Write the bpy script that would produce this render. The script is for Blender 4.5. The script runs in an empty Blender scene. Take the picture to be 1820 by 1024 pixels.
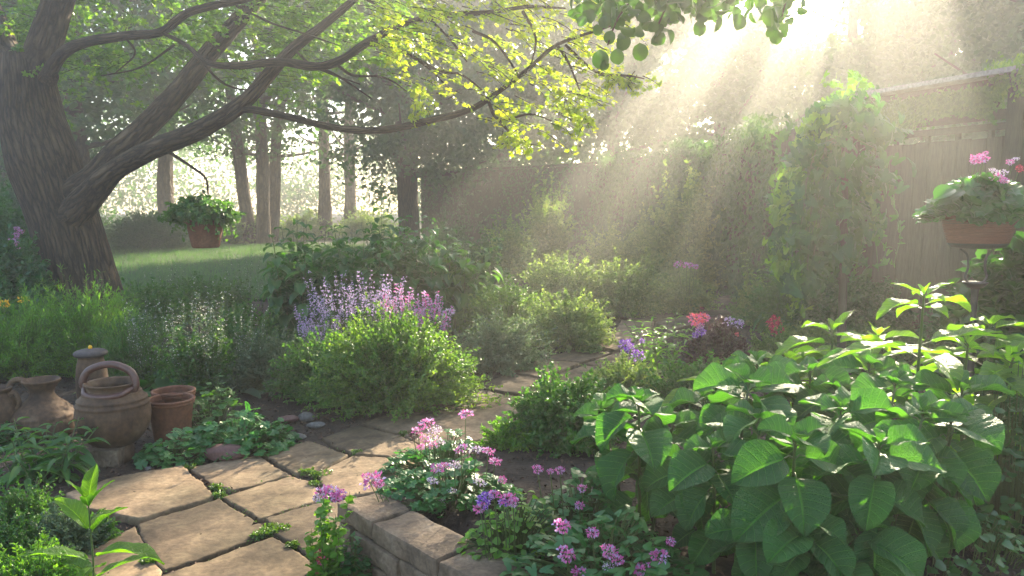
import bpy, math, random
import numpy as np
from mathutils import Vector, Matrix
random.seed(11)
RG = np.random.default_rng(11)
SC = bpy.context.scene
COL = SC.collection

# ------------------------------------------------------------------ camera
CAM_H, PITCH, FPX = 1.25, math.radians(6.5), 1416.0
cam_d = bpy.data.cameras.new('camera'); cam = bpy.data.objects.new('camera', cam_d); COL.objects.link(cam)
cam_d.sensor_width = 36; cam_d.lens = 36*FPX/1820; cam_d.clip_start = .05; cam_d.clip_end = 600
cam.location = (0, 0, CAM_H); cam.rotation_euler = (math.pi/2-PITCH, 0, 0)
SC.camera = cam
# ------------------------------------------------------------------ light
SUN_AZ, SUN_EL = math.radians(23.5), math.radians(24)
S = Vector((math.sin(SUN_AZ)*math.cos(SUN_EL), math.cos(SUN_AZ)*math.cos(SUN_EL), math.sin(SUN_EL)))
ld = bpy.data.lights.new('sun', 'SUN'); ld.energy = 5.0; ld.angle = math.radians(.5); ld.color = (1, .87, .64)
sun = bpy.data.objects.new('sun', ld); COL.objects.link(sun)
sun.rotation_euler = (-S).to_track_quat('-Z', 'Y').to_euler(); sun.location = S*80
W = bpy.data.worlds.new('World'); SC.world = W; W.use_nodes = True
wn = W.node_tree.nodes; wl = W.node_tree.links; bgn = wn['Background']; bgn.inputs[1].default_value = .135
sky = wn.new('ShaderNodeTexSky'); sky.sky_type = 'NISHITA'; sky.sun_disc = False
sky.sun_elevation = SUN_EL; sky.sun_rotation = SUN_AZ; sky.air_density = 1.0; sky.dust_density = 1.5; sky.ozone_density = 1.0
wl.new(sky.outputs[0], bgn.inputs[0])
SC.view_settings.view_transform = 'Standard'; SC.view_settings.look = 'None'
SC.view_settings.exposure = 2.5; SC.view_settings.gamma = 1
HAZE = .0108
cy = SC.cycles
cy.max_bounces = 6; cy.diffuse_bounces = 3; cy.glossy_bounces = 2; cy.transmission_bounces = 4
cy.transparent_max_bounces = 8; cy.volume_bounces = 0; cy.use_denoising = True
cy.sample_clamp_indirect = 6; cy.sample_clamp_direct = 0
cy.caustics_reflective = False; cy.caustics_refractive = False

# ------------------------------------------------------------------ photo <-> place
cp, sp = math.cos(PITCH), math.sin(PITCH)
def ray(px, py):
    u, v = (px-910)/FPX, (512-py)/FPX
    return (u, cp+v*sp, v*cp-sp)
def P(px, py, d):                       # point at depth d (metres along +Y)
    r = ray(px, py); t = d/r[1]; return np.array((r[0]*t, d, CAM_H+r[2]*t))
def G(px, py, z=0.):                    # point on the level z
    r = ray(px, py); t = (z-CAM_H)/r[2]; return np.array((r[0]*t, r[1]*t, z))

# ------------------------------------------------------------------ object helpers
def tag(o, label=None, cat=None, group=None, kind=None):
    if label: o['label'] = label
    if cat: o['category'] = cat
    if group: o['group'] = group
    if kind: o['kind'] = kind
    return o
def empty(name, loc=(0, 0, 0), rz=0, label=None, cat=None, group=None):
    o = bpy.data.objects.new(name, None); COL.objects.link(o)
    o.location = loc; o.rotation_euler = (0, 0, rz); o.empty_display_size = .1
    return tag(o, label, cat, group)
def dup(root, loc, rz=0, sc=None, label=None, group=None, tilt=(0, 0)):
    r = root.copy(); COL.objects.link(r); r.location = loc; r.rotation_euler = (tilt[0], tilt[1], rz)
    if sc is not None: r.scale = sc
    if label: r['label'] = label
    if group: r['group'] = group
    for ch in list(root.children):
        c = ch.copy(); COL.objects.link(c); c.parent = r
        for g in ch.children:
            d = g.copy(); COL.objects.link(d); d.parent = c
    return r
class Geo:
    def __init__(s): s.v = []; s.q = []; s.m = []; s.u = []; s.n = 0
    def add(s, V, Q, mat=0, UV=None):
        V = np.asarray(V, float).reshape(-1, 3); Q = np.asarray(Q, int).reshape(-1, 4)
        s.v.append(V); s.q.append(Q+s.n); s.m.append(np.full(len(Q), mat)); s.n += len(V)
        s.u.append(np.zeros((len(V), 2)) if UV is None else UV)
        return s
    def build(s, name, mats, parent=None, smooth=True):
        me = bpy.data.meshes.new(name)
        if not isinstance(mats, (list, tuple)): mats = [mats]
        if s.v:
            V = np.concatenate(s.v); Q = np.concatenate(s.q); M = np.concatenate(s.m); U = np.concatenate(s.u)
            me.vertices.add(len(V)); me.vertices.foreach_set('co', V.ravel())
            me.loops.add(Q.size); me.loops.foreach_set('vertex_index', Q.ravel())
            me.polygons.add(len(Q)); me.polygons.foreach_set('loop_start', np.arange(len(Q))*4)
            me.polygons.foreach_set('material_index', M)
            me.polygons.foreach_set('use_smooth', np.full(len(Q), smooth))
            me.update(calc_edges=True)
            uv = me.uv_layers.new(name='UVMap'); uv.data.foreach_set('uv', U[Q.ravel()].ravel())
        for m in mats: me.materials.append(m)
        o = bpy.data.objects.new(name, me); COL.objects.link(o)
        if parent: o.parent = parent
        return o
def nrm(a):
    return a/(np.linalg.norm(a, axis=-1, keepdims=True)+1e-9)
def rnd(n): return RG.normal(size=(n, 3))
def tubes(geo, paths, radii, sides=4, mat=0):
    paths = np.asarray(paths, float); M, n, _ = paths.shape
    radii = np.broadcast_to(np.asarray(radii, float), (M, n))
    T = nrm(np.gradient(paths, axis=1)) if n > 2 else nrm(np.repeat(paths[:, 1:]-paths[:, :1], 2, 1))
    ch = nrm(paths[:, -1]-paths[:, 0]); ref = np.where(np.abs(ch[:, 2:3]) > .8, np.array([[1., 0, 0]]), np.array([[0, 0, 1.]]))
    A = nrm(np.cross(T, ref[:, None, :])); B = np.cross(T, A)
    an = np.arange(sides)*2*math.pi/sides
    V = paths[:, :, None, :]+radii[:, :, None, None]*(np.cos(an)[None, None, :, None]*A[:, :, None, :]+np.sin(an)[None, None, :, None]*B[:, :, None, :])
    i = np.arange(n-1)[:, None]*sides; j = np.arange(sides)[None, :]; k = (j+1) % sides
    Q1 = np.stack([i+j, i+k, i+sides+k, i+sides+j], -1).reshape(-1, 4)
    Q = (Q1[None]+(np.arange(M)*n*sides)[:, None, None]).reshape(-1, 4)
    UV = np.stack(np.broadcast_arrays(j/sides, np.arange(n)[:, None]/(n-1)), -1).reshape(-1, 2)
    geo.add(V, Q, mat, np.tile(UV, (M, 1)))
def catmull(pts, k=6):
    p = np.asarray(pts, float); p = np.vstack([2*p[0]-p[1], p, 2*p[-1]-p[-2]]); out = []
    for i in range(1, len(p)-2):
        for t in np.linspace(0, 1, k, endpoint=False):
            out.append(.5*((2*p[i])+(-p[i-1]+p[i+1])*t+(2*p[i-1]-5*p[i]+4*p[i+1]-p[i+2])*t*t+(-p[i-1]+3*p[i]-3*p[i+1]+p[i+2])*t**3))
    out.append(p[-2]); return np.array(out)
# leaf templates: along +Y, upper side +Z, unit length
def blade(nl=2, nw=2, width=.5, peak=.4, fold=.15, droop=.15, quilt=0, nv=8, tip=1.0, wave=0, serr=0):
    v = np.linspace(0, 1, nl+1); u = np.linspace(-1, 1, nw+1)
    a = peak/(1-peak)
    w = (v**a*(1-v)**tip); w = w/w.max()*width/2
    w = np.maximum(w, .012)
    if serr: w = w*(1+serr*(np.abs(((v*nl) % 2)-1)-.5))
    U, Vv = np.meshgrid(u, v)
    Wd = w[:, None]
    X = U*Wd; Y = Vv.copy(); Z = np.abs(X)*fold*2
    if quilt:
        ph = (Vv-np.abs(U)*.16)*nv
        Z += quilt*(np.abs(np.sin(ph*math.pi))**.6-.5)*np.clip(np.abs(U)*3, 0, 1)*(1-np.abs(U)**3)*np.sin(math.pi*np.clip(Vv*.9+.08, 0, 1))
        Z -= quilt*1.2*np.exp(-(U/.12)**2)
    if wave: Z += wave*np.sin(Vv*14+np.sign(U)*1.3)*np.abs(U)**2
    th = Vv*droop*2.2                      # arc the leaf downwards
    Y2 = np.where(droop == 0, Y, np.sin(th)/max(droop*2.2, 1e-6)) if droop else Y
    Z2 = Z*np.cos(th)-((1-np.cos(th))/max(droop*2.2, 1e-6) if droop else 0)
    Y2 = Y2+Z*np.sin(th)
    V = np.stack([X, Y2, Z2], -1).reshape(-1, 3)
    i = np.arange(nl)[:, None]*(nw+1); j = np.arange(nw)[None, :]
    Q = np.stack([i+j, i+j+1, i+nw+2+j, i+nw+1+j], -1).reshape(-1, 4)
    return V, Q, np.stack([U*.5+.5, Vv], -1).reshape(-1, 2)
def lobed(n=18, rings=2, fn=None, cup=.1, droop=.2):
    th = np.linspace(-math.pi+.12, math.pi-.12, n+1)       # 0 = tip direction
    R = np.array([fn(t) for t in th]); rr = np.linspace(.03, 1, rings+1)
    r = rr[:, None]*R[None, :]
    X = r*np.sin(th)[None, :]; Y = r*np.cos(th)[None, :]
    d2 = X**2+Y**2
    Z = cup*np.abs(np.sin(th*2.5))[None, :]*r-droop*d2
    V = np.stack([X, Y, Z], -1).reshape(-1, 3)
    i = np.arange(rings)[:, None]*(n+1); j = np.arange(n)[None, :]
    Q = np.stack([i+j, i+n+1+j, i+n+2+j, i+j+1], -1).reshape(-1, 4)
    return V, Q, np.stack([X*.5+.5, Y*.5+.5], -1).reshape(-1, 2)
TPL = dict(
    tiny=blade(2, 2, .55, .5, .25, .2), small=blade(3, 2, .6, .42, .2, .3), round=blade(3, 2, .95, .5, .15, .3, tip=.8),
    lance=blade(4, 2, .26, .35, .3, .35), grass=blade(3, 2, .07, .3, .3, .5), needle=blade(2, 2, .16, .4, .2, .15),
    ovate=blade(6, 4, .58, .4, .18, .42, quilt=.012, nv=6, serr=.18), dent=blade(8, 4, .62, .36, .2, .5, quilt=.015, nv=7, serr=.25),
    basil=blade(28, 16, .84, .42, .26, .42, quilt=.038, nv=8, tip=.92, wave=.045), basil2=blade(26, 14, .86, .38, .2, .34, quilt=.042, nv=8, tip=1.0, wave=.02),
    basil3=blade(26, 14, .74, .42, .30, .55, quilt=.038, nv=8, tip=.95, wave=.04),
    spear=blade(16, 8, .36, .42, .22, .42, quilt=.012, nv=11, serr=.06, wave=.02), spear2=blade(16, 8, .30, .4, .16, .25, quilt=.01, nv=11, serr=.06, wave=.02),
    petal=blade(2, 2, .6, .62, .2, .2), maple=lobed(20, 2, lambda t: .5*(.45+.55*abs(math.cos(t*2.5))**.8)*(1 if abs(t) < 2.6 else .6), .1, .25),
    ger=lobed(26, 2, lambda t: .5*(.72+.22*abs(math.cos(t*3.5))+.06*math.cos(t*21)), .2, .3),
    ivy=lobed(16, 2, lambda t: .55*(.55+.45*max(0, math.cos(t*2.5))**.7)*(1 if abs(t) < 2.7 else .6), .08, .3),
    lin=blade(6, 4, .85, .4, .15, .35, quilt=.01, nv=5, tip=.7))
def leaves(geo, tpl, pos, dr, nr, size, mat=0):
    V, Q, UV = TPL[tpl] if isinstance(tpl, str) else tpl
    pos = np.asarray(pos, float); n = len(pos)
    if not n: return
    y = nrm(np.asarray(dr, float)); x = nrm(np.cross(y, np.asarray(nr, float))); z = np.cross(x, y)
    s = np.broadcast_to(np.asarray(size, float), (n,))[:, None, None]
    A = pos[:, None, :]+s*(V[None, :, 0:1]*x[:, None, :]+V[None, :, 1:2]*y[:, None, :]+V[None, :, 2:3]*z[:, None, :])
    QQ = (Q[None]+(np.arange(n)*len(V))[:, None, None]).reshape(-1, 4)
    geo.add(A, QQ, mat, np.tile(UV, (n, 1)))

# ------------------------------------------------------------------ materials
def newmat(name):
    m = bpy.data.materials.new(name); m.use_nodes = True; nt = m.node_tree; nt.nodes.clear()
    return m, nt, nt.nodes.new, nt.links.new
def ramp(nt, cols, pos=None):
    r = nt.nodes.new('ShaderNodeValToRGB'); e = r.color_ramp.elements
    n = len(cols); pos = pos or [i/(n-1) for i in range(n)]
    while len(e) < n: e.new(.5)
    for i in range(n): e[i].position = pos[i]; e[i].color = (*cols[i], 1)
    return r
def leafmat(name, cols, tr=.4, gain=(2.2, 2.4, 1.0), rough=.42, vein=False, spec=.5, nscale=3.0):
    m, nt, N, L = newmat(name)
    out = N('ShaderNodeOutputMaterial'); mix = N('ShaderNodeMixShader'); pr = N('ShaderNodeBsdfPrincipled'); tl = N('ShaderNodeBsdfTranslucent')
    geo = N('ShaderNodeNewGeometry'); tc = N('ShaderNodeTexCoord'); no = N('ShaderNodeTexNoise'); no.inputs['Scale'].default_value = nscale
    L(tc.outputs['Object'], no.inputs['Vector'])
    mm = N('ShaderNodeMath'); mm.operation = 'MULTIPLY_ADD'; mm.inputs[1].default_value = .55; L(geo.outputs['Random Per Island'], mm.inputs[0])
    sb = N('ShaderNodeMath'); sb.operation = 'MULTIPLY_ADD'; sb.inputs[1].default_value = 1.3; sb.inputs[2].default_value = -.42
    L(no.outputs['Fac'], sb.inputs[0]); L(sb.outputs[0], mm.inputs[2])
    rp = ramp(nt, cols); L(mm.outputs[0], rp.inputs[0])
    col = rp.outputs[0]
    if vein:
        uv = N('ShaderNodeUVMap'); sx = N('ShaderNodeSeparateXYZ'); L(uv.outputs[0], sx.inputs[0])
        def M(op, a, b=None, c=None):
            k = N('ShaderNodeMath'); k.operation = op
            for i, w in enumerate((a, b, c)):
                if w is None: continue
                if isinstance(w, (int, float)): k.inputs[i].default_value = w
                else: L(w, k.inputs[i])
            return k.outputs[0]
        au = M('ABSOLUTE', M('MULTIPLY_ADD', sx.outputs[0], 2.0, -1.0))
        ph = M('MULTIPLY', M('SUBTRACT', sx.outputs[1], M('MULTIPLY', au, .16)), float(vein))
        s1 = M('ABSOLUTE', M('SINE', M('MULTIPLY', ph, math.pi)))
        side = M('SUBTRACT', 1.0, M('MINIMUM', M('MULTIPLY', s1, 5.0), 1.0))
        mid = M('SUBTRACT', 1.0, M('MINIMUM', M('MULTIPLY', au, 14.0), 1.0))
        vn = M('MAXIMUM', M('MULTIPLY', side, .6), mid)
        fine = N('ShaderNodeTexVoronoi'); fine.feature = 'DISTANCE_TO_EDGE'; fine.inputs['Scale'].default_value = 26; L(uv.outputs[0], fine.inputs['Vector'])
        fv = M('MINIMUM', M('MULTIPLY', fine.outputs['Distance'], 6.0), 1.0)
        mc = N('ShaderNodeMix'); mc.data_type = 'RGBA'; mc.inputs[7].default_value = (*[min(1, c*1.9+.015) for c in cols[-1]], 1)
        L(M('MULTIPLY', vn, .7), mc.inputs[0]); L(col, mc.inputs[6]); col = mc.outputs[2]
        bp = N('ShaderNodeBump'); bp.inputs['Strength'].default_value = .9; bp.inputs['Distance'].default_value = .007
        L(M('ADD', M('MULTIPLY', vn, -1.0), M('MULTIPLY', fv, .35)), bp.inputs['Height']); L(bp.outputs[0], pr.inputs['Normal']); L(bp.outputs[0], tl.inputs['Normal'])
    L(col, pr.inputs['Base Color']); pr.inputs['Roughness'].default_value = rough
    pr.inputs['Specular IOR Level'].default_value = spec
    vm = N('ShaderNodeVectorMath'); vm.operation = 'MULTIPLY'; vm.inputs[1].default_value = gain
    L(col, vm.inputs[0]); L(vm.outputs[0], tl.inputs[0])
    mix.inputs[0].default_value = tr; L(pr.outputs[0], mix.inputs[1]); L(tl.outputs[0], mix.inputs[2]); L(mix.outputs[0], out.inputs[0])
    return m
def surfmat(name, cols, scale=6, rough=.8, bump=.3, bdist=.01, stretch=(1, 1, 1), detail=8, fine=40, pos=None, coord='Object', spec=.3, island=0, objrand=0):
    m, nt, N, L = newmat(name)
    out = N('ShaderNodeOutputMaterial'); pr = N('ShaderNodeBsdfPrincipled'); tc = N('ShaderNodeTexCoord'); mp = N('ShaderNodeMapping')
    mp.inputs['Scale'].default_value = stretch; L(tc.outputs[coord], mp.inputs[0])
    no = N('ShaderNodeTexNoise'); no.inputs['Scale'].default_value = scale; no.inputs['Detail'].default_value = detail; no.inputs['Roughness'].default_value = .62; L(mp.outputs[0], no.inputs['Vector'])
    f2 = N('ShaderNodeTexNoise'); f2.inputs['Scale'].default_value = fine; f2.inputs['Detail'].default_value = 4; L(mp.outputs[0], f2.inputs['Vector'])
    rp = ramp(nt, cols, pos); fac = no.outputs['Fac']
    if island:
        g = N('ShaderNodeNewGeometry'); a = N('ShaderNodeMath'); a.operation = 'MULTIPLY_ADD'; a.inputs[1].default_value = island
        L(g.outputs['Random Per Island'], a.inputs[0]); b = N('ShaderNodeMath'); b.operation = 'SUBTRACT'; b.inputs[1].default_value = island/2; L(fac, b.inputs[0]); L(b.outputs[0], a.inputs[2]); fac = a.outputs[0]
    L(fac, rp.inputs[0])
    mc = N('ShaderNodeMix'); mc.data_type = 'RGBA'; mc.blend_type = 'MULTIPLY'; mc.inputs[0].default_value = .6
    r2 = ramp(nt, [(.45, .45, .45), (1.2, 1.2, 1.2)], [.32, .68]); L(f2.outputs['Fac'], r2.inputs[0]); L(rp.outputs[0], mc.inputs[6]); L(r2.outputs[0], mc.inputs[7])
    colr = mc.outputs[2]
    if objrand:
        oi = N('ShaderNodeObjectInfo'); k = N('ShaderNodeMapRange'); k.inputs[3].default_value = 1-objrand*.6; k.inputs[4].default_value = 1+objrand*.5; L(oi.outputs['Random'], k.inputs[0])
        bl = N('ShaderNodeTexNoise'); bl.inputs['Scale'].default_value = 1.7; bl.inputs['Detail'].default_value = 5; wp = N('ShaderNodeTexCoord'); ge_ = N('ShaderNodeNewGeometry'); L(ge_.outputs['Position'], bl.inputs['Vector'])
        rb = ramp(nt, [(.42, .43, .36), (.85, .86, .8), (1.1, 1.08, 1.05)], [.34, .47, .62]); L(bl.outputs['Fac'], rb.inputs[0])
        v1 = N('ShaderNodeVectorMath'); v1.operation = 'SCALE'; L(colr, v1.inputs[0]); L(k.outputs[0], v1.inputs['Scale'])
        v2 = N('ShaderNodeVectorMath'); v2.operation = 'MULTIPLY'; L(v1.outputs[0], v2.inputs[0]); L(rb.outputs[0], v2.inputs[1]); colr = v2.outputs[0]
    L(colr, pr.inputs['Base Color']); pr.inputs['Roughness'].default_value = rough; pr.inputs['Specular IOR Level'].default_value = spec
    ad = N('ShaderNodeMath'); ad.operation = 'MULTIPLY_ADD'; ad.inputs[1].default_value = .35; L(f2.outputs['Fac'], ad.inputs[0]); L(no.outputs['Fac'], ad.inputs[2])
    h = ad.outputs[0]
    bp = N('ShaderNodeBump'); bp.inputs['Strength'].default_value = bump; bp.inputs['Distance'].default_value = bdist; L(h, bp.inputs['Height']); L(bp.outputs[0], pr.inputs['Normal'])
    L(pr.outputs[0], out.inputs[0]); return m
g = lambda *a: tuple(a)
MT = {}
MT['tree_leaf'] = leafmat('tree leaf', [(.035, .09, .013), (.07, .15, .02), (.14, .21, .025)], .5, (3.0, 3.0, .9), .4)
MT['sun_tint_leaf'] = leafmat('sun tint leaf', [(.10, .17, .02), (.17, .22, .022), (.26, .26, .03)], .58, (2.6, 2.7, .8), .4)  # tree leaf turned yellower, sun shining through painted into the colour
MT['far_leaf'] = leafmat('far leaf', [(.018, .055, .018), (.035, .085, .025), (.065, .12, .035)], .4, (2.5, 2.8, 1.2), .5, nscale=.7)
MT['lin_leaf'] = leafmat('broad leaf', [(.02, .05, .012), (.035, .08, .015), (.06, .11, .02)], .42, (2.6, 3.2, .9), .4)
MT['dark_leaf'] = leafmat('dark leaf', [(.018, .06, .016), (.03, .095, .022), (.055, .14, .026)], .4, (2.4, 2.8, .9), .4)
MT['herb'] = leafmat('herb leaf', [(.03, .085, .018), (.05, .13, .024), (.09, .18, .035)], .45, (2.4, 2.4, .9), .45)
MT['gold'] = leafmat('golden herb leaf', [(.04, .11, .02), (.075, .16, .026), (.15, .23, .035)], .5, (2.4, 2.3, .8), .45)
MT['grey'] = leafmat('grey green leaf', [(.05, .085, .045), (.08, .125, .065), (.13, .18, .10)], .35, (1.8, 1.9, 1.2), .6)
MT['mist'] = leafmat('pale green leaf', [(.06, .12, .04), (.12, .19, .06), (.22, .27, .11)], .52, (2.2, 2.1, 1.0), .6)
MT['basil'] = leafmat('basil leaf', [(.03, .10, .028), (.045, .14, .033), (.075, .19, .045)], .36, (2.7, 3.0, .6), .5, vein=8, spec=.42, nscale=2)
MT['lime'] = leafmat('lime leaf', [(.06, .16, .018), (.10, .22, .022), (.15, .27, .03)], .55, (2.6, 2.7, .6), .36, vein=11, nscale=2)
MT['lime_s'] = leafmat('lime small leaf', [(.055, .14, .018), (.09, .20, .025), (.15, .25, .03)], .5, (2.4, 2.5, .7), .4)
MT['ger'] = leafmat('geranium leaf', [(.025, .095, .024), (.04, .13, .03), (.075, .18, .04)], .35, (2.0, 2.6, .9), .42)
MT['plum'] = leafmat('plum leaf', [(.03, .012, .016), (.06, .022, .025), (.07, .05, .02)], .3, (2.2, 1.4, 1.2), .45)
MT['stem'] = leafmat('green stem', [(.06, .09, .025), (.09, .13, .03)], .15)
MT['twig'] = surfmat('twig', [(.03, .024, .012), (.06, .05, .028)], 20, .85, .2)
MT['blade'] = leafmat('grass blade', [(.045, .12, .025), (.07, .16, .035), (.12, .19, .05)], .4, (1.8, 1.9, .8), .5, nscale=.5)
MT['moss'] = leafmat('moss', [(.05, .10, .012), (.09, .15, .02)], .3)
def petal(name, c1, c2, tr=.4): return leafmat(name, [c1, tuple((a+b)/2 for a, b in zip(c1, c2)), c2], tr, (1.3, 1.2, 1.3), .5)
MT['pink'] = petal('pink petal', (.50, .05, .26), (.78, .26, .50))
MT['lilac'] = petal('lilac petal', (.36, .24, .42), (.66, .52, .68))
MT['lavender'] = petal('lavender petal', (.28, .22, .38), (.58, .50, .64))
MT['purple'] = petal('purple petal', (.14, .03, .34), (.36, .12, .60))
MT['crimson'] = petal('crimson petal', (.32, .01, .04), (.62, .06, .14))
MT['coral'] = petal('coral petal', (.7, .08, .14), (.85, .25, .22))
MT['yellow'] = petal('yellow petal', (.75, .42, .02), (.85, .6, .04))
MT['white'] = petal('white petal', (.5, .5, .42), (.75, .75, .68))
MT['spent'] = petal('spent bloom', (.06, .02, .02), (.12, .04, .04), .1)
MT['stone'] = surfmat('sandstone', [(.065, .042, .025), (.17, .112, .066), (.28, .198, .12)], 9, .92, .9, .006, fine=48, objrand=.5, pos=[.25, .5, .75])
MT['brick'] = surfmat('old block', [(.07, .048, .03), (.16, .11, .07), (.25, .185, .12)], 7, .9, .9, .014, fine=60, pos=[.3, .5, .72])
MT['pebble'] = surfmat('pebble', [(.10, .045, .035), (.16, .075, .06)], 9, .6, .3, fine=90)
MT['greystone'] = surfmat('grey stone', [(.08, .07, .058), (.19, .165, .14)], 9, .8, .5, fine=80)
MT['soil'] = surfmat('soil', [(.018, .011, .007), (.045, .028, .018), (.075, .05, .033)], 9, .95, 1.0, .03, fine=55, pos=[.3, .5, .75])
MT['chip'] = surfmat('bark chip', [(.03, .016, .01), (.08, .045, .028), (.16, .10, .065)], 14, .85, .3, island=.7)
MT['lawn'] = surfmat('lawn soil', [(.03, .05, .014), (.055, .085, .022), (.085, .11, .035)], 1.5, .95, .5, .02, fine=60)
MT['floor'] = surfmat('woodland floor', [(.025, .03, .012), (.05, .055, .02), (.07, .05, .03)], .8, .95, .6, .05, fine=20)
MT['clay'] = surfmat('terracotta', [(.09, .034, .016), (.165, .062, .03), (.21, .10, .058)], 5, .75, .25, .006, fine=60, pos=[.3, .5, .7])
MT['oldclay'] = surfmat('weathered clay', [(.035, .02, .012), (.095, .053, .028), (.17, .11, .065)], 6, .8, .45, .008, fine=50, pos=[.3, .5, .72])
MT['redclay'] = surfmat('glazed clay handle', [(.06, .024, .016), (.13, .055, .036)], 9, .45, .15, fine=60, spec=.5)
MT['metal'] = surfmat('dark metal', [(.015, .013, .012), (.04, .032, .027)], 20, .5, .2, spec=.5)
MT['wood'] = surfmat('weathered wood', [(.05, .038, .022), (.10, .078, .046), (.155, .122, .075)], 5, .85, .5, .01, stretch=(6, 6, .5), fine=30)
MT['beam'] = surfmat('beam wood', [(.05, .04, .024), (.105, .085, .052), (.17, .14, .09)], 5, .85, .5, .01, stretch=(.6, 6, 6), fine=30)
MT['wall'] = surfmat('old wall', [(.045, .038, .022), (.085, .07, .042), (.13, .105, .065)], 2, .95, .6, .02, fine=18)
MT['cap'] = surfmat('pale capping', [(.22, .20, .18), (.36, .34, .31)], 6, .7, .2)
MT['white_paint'] = surfmat('white paint', [(.55, .55, .53), (.72, .72, .7)], 9, .6, .1)
def barkmat():
    m, nt, N, L = newmat('bark')
    out = N('ShaderNodeOutputMaterial'); pr = N('ShaderNodeBsdfPrincipled'); uv = N('ShaderNodeUVMap'); mp = N('ShaderNodeMapping')
    uv.uv_map = 'UVMap'; mp.inputs['Scale'].default_value = (1, 1, 1); L(uv.outputs[0], mp.inputs[0])
    no = N('ShaderNodeTexNoise'); no.inputs['Scale'].default_value = 2.2; no.inputs['Detail'].default_value = 8; L(mp.outputs[0], no.inputs['Vector'])
    ad = N('ShaderNodeVectorMath'); ad.operation = 'MULTIPLY_ADD'; ad.inputs[1].default_value = (1.1, 1.1, 1.1); L(no.outputs['Color'], ad.inputs[0]); L(mp.outputs[0], ad.inputs[2])
    vo = N('ShaderNodeTexVoronoi'); vo.feature = 'DISTANCE_TO_EDGE'; vo.inputs['Scale'].default_value = 1.0; L(ad.outputs[0], vo.inputs['Vector'])
    rp = ramp(nt, [(.022, .015, .010), (.085, .055, .033), (.17, .115, .07)], [.0, .16, .6]); L(vo.outputs['Distance'], rp.inputs[0])
    mc = N('ShaderNodeMix'); mc.data_type = 'RGBA'; mc.blend_type = 'MULTIPLY'; mc.inputs[0].default_value = .7
    r2 = ramp(nt, [(.5, .5, .48), (1.1, 1.1, 1.05)], [.3, .7]); L(no.outputs['Fac'], r2.inputs[0]); L(rp.outputs[0], mc.inputs[6]); L(r2.outputs[0], mc.inputs[7])
    L(mc.outputs[2], pr.inputs['Base Color']); pr.inputs['Roughness'].default_value = .85; pr.inputs['Specular IOR Level'].default_value = .25
    b1 = N('ShaderNodeBump'); b1.inputs['Strength'].default_value = .9; b1.inputs['Distance'].default_value = .03
    rb = ramp(nt, [(0, 0, 0), (1, 1, 1)], [0, .35]); L(vo.outputs['Distance'], rb.inputs[0]); L(rb.outputs[0], b1.inputs['Height'])
    b2 = N('ShaderNodeBump'); b2.inputs['Strength'].default_value = .4; b2.inputs['Distance'].default_value = .01; L(no.outputs['Fac'], b2.inputs['Height']); L(b1.outputs[0], b2.inputs['Normal']); L(b2.outputs[0], pr.inputs['Normal'])
    L(pr.outputs[0], out.inputs[0]); return m
MT['bark'] = barkmat()
# ================================================================== SETTING
def hn(x, y): return .45*(.012*np.sin(x*5.1+1.3*np.sin(y*3.7))+.010*np.sin(y*7.3+x*2.9)+.006*np.sin(x*17+y*13))
BED = .17
def bed_poly_inside(x, y):
    # raised bed on the right: everything right of the block wall / path edge
    L = BEDL
    xi = np.interp(y, L[:, 1], L[:, 0])
    return x-xi
BEDL = np.array([G(860, 1040, .17)[:2]+(0.25, -1.), G(900, 1000, .17)[:2], G(790, 945, .17)[:2], G(690, 893, .17)[:2], G(700, 868, .1)[:2], G(800, 800, .1)[:2],
                 G(905, 742, .05)[:2], G(1010, 690, .05)[:2], G(1090, 655, .0)[:2], G(1180, 612, .0)[:2], G(1300, 560)[:2], G(1400, 545)[:2]])
def ground():
    xs = np.concatenate([np.linspace(-60, -9, 24), np.linspace(-8.8, 6, 220), np.linspace(6.5, 60, 24)])
    ys = np.concatenate([np.linspace(-30, 1, 14), np.linspace(1.1, 14, 220), np.linspace(14.5, 60, 30)])
    X, Y = np.meshgrid(xs, ys); Z = hn(X, Y)-.003
    d = bed_poly_inside(X, Y)
    rise = np.clip((d-.02)/.10, 0, 1)*np.clip((5.6-Y)/2.6, 0, 1)*BED
    rise = np.where(Y < 1.2, 0, rise)
    Z = Z+rise
    nx, ny = len(xs), len(ys); i = np.arange(ny-1)[:, None]*nx; j = np.arange(nx-1)[None, :]
    Q = np.stack([i+j, i+j+1, i+nx+1+j, i+nx+j], -1).reshape(-1, 4)
    o = Geo().add(np.stack([X, Y, Z], -1), Q).build('ground', MT['soil']); o['kind'] = 'structure'
    return o
ground()
def gz(x, y):
    d = float(np.interp(y, BEDL[:, 1], BEDL[:, 0])); d = x-d
    r = min(1, max(0, (d-.02)/.10))*min(1, max(0, (5.6-y)/2.6))*BED
    return 0. if y < 1.2 else r
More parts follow.
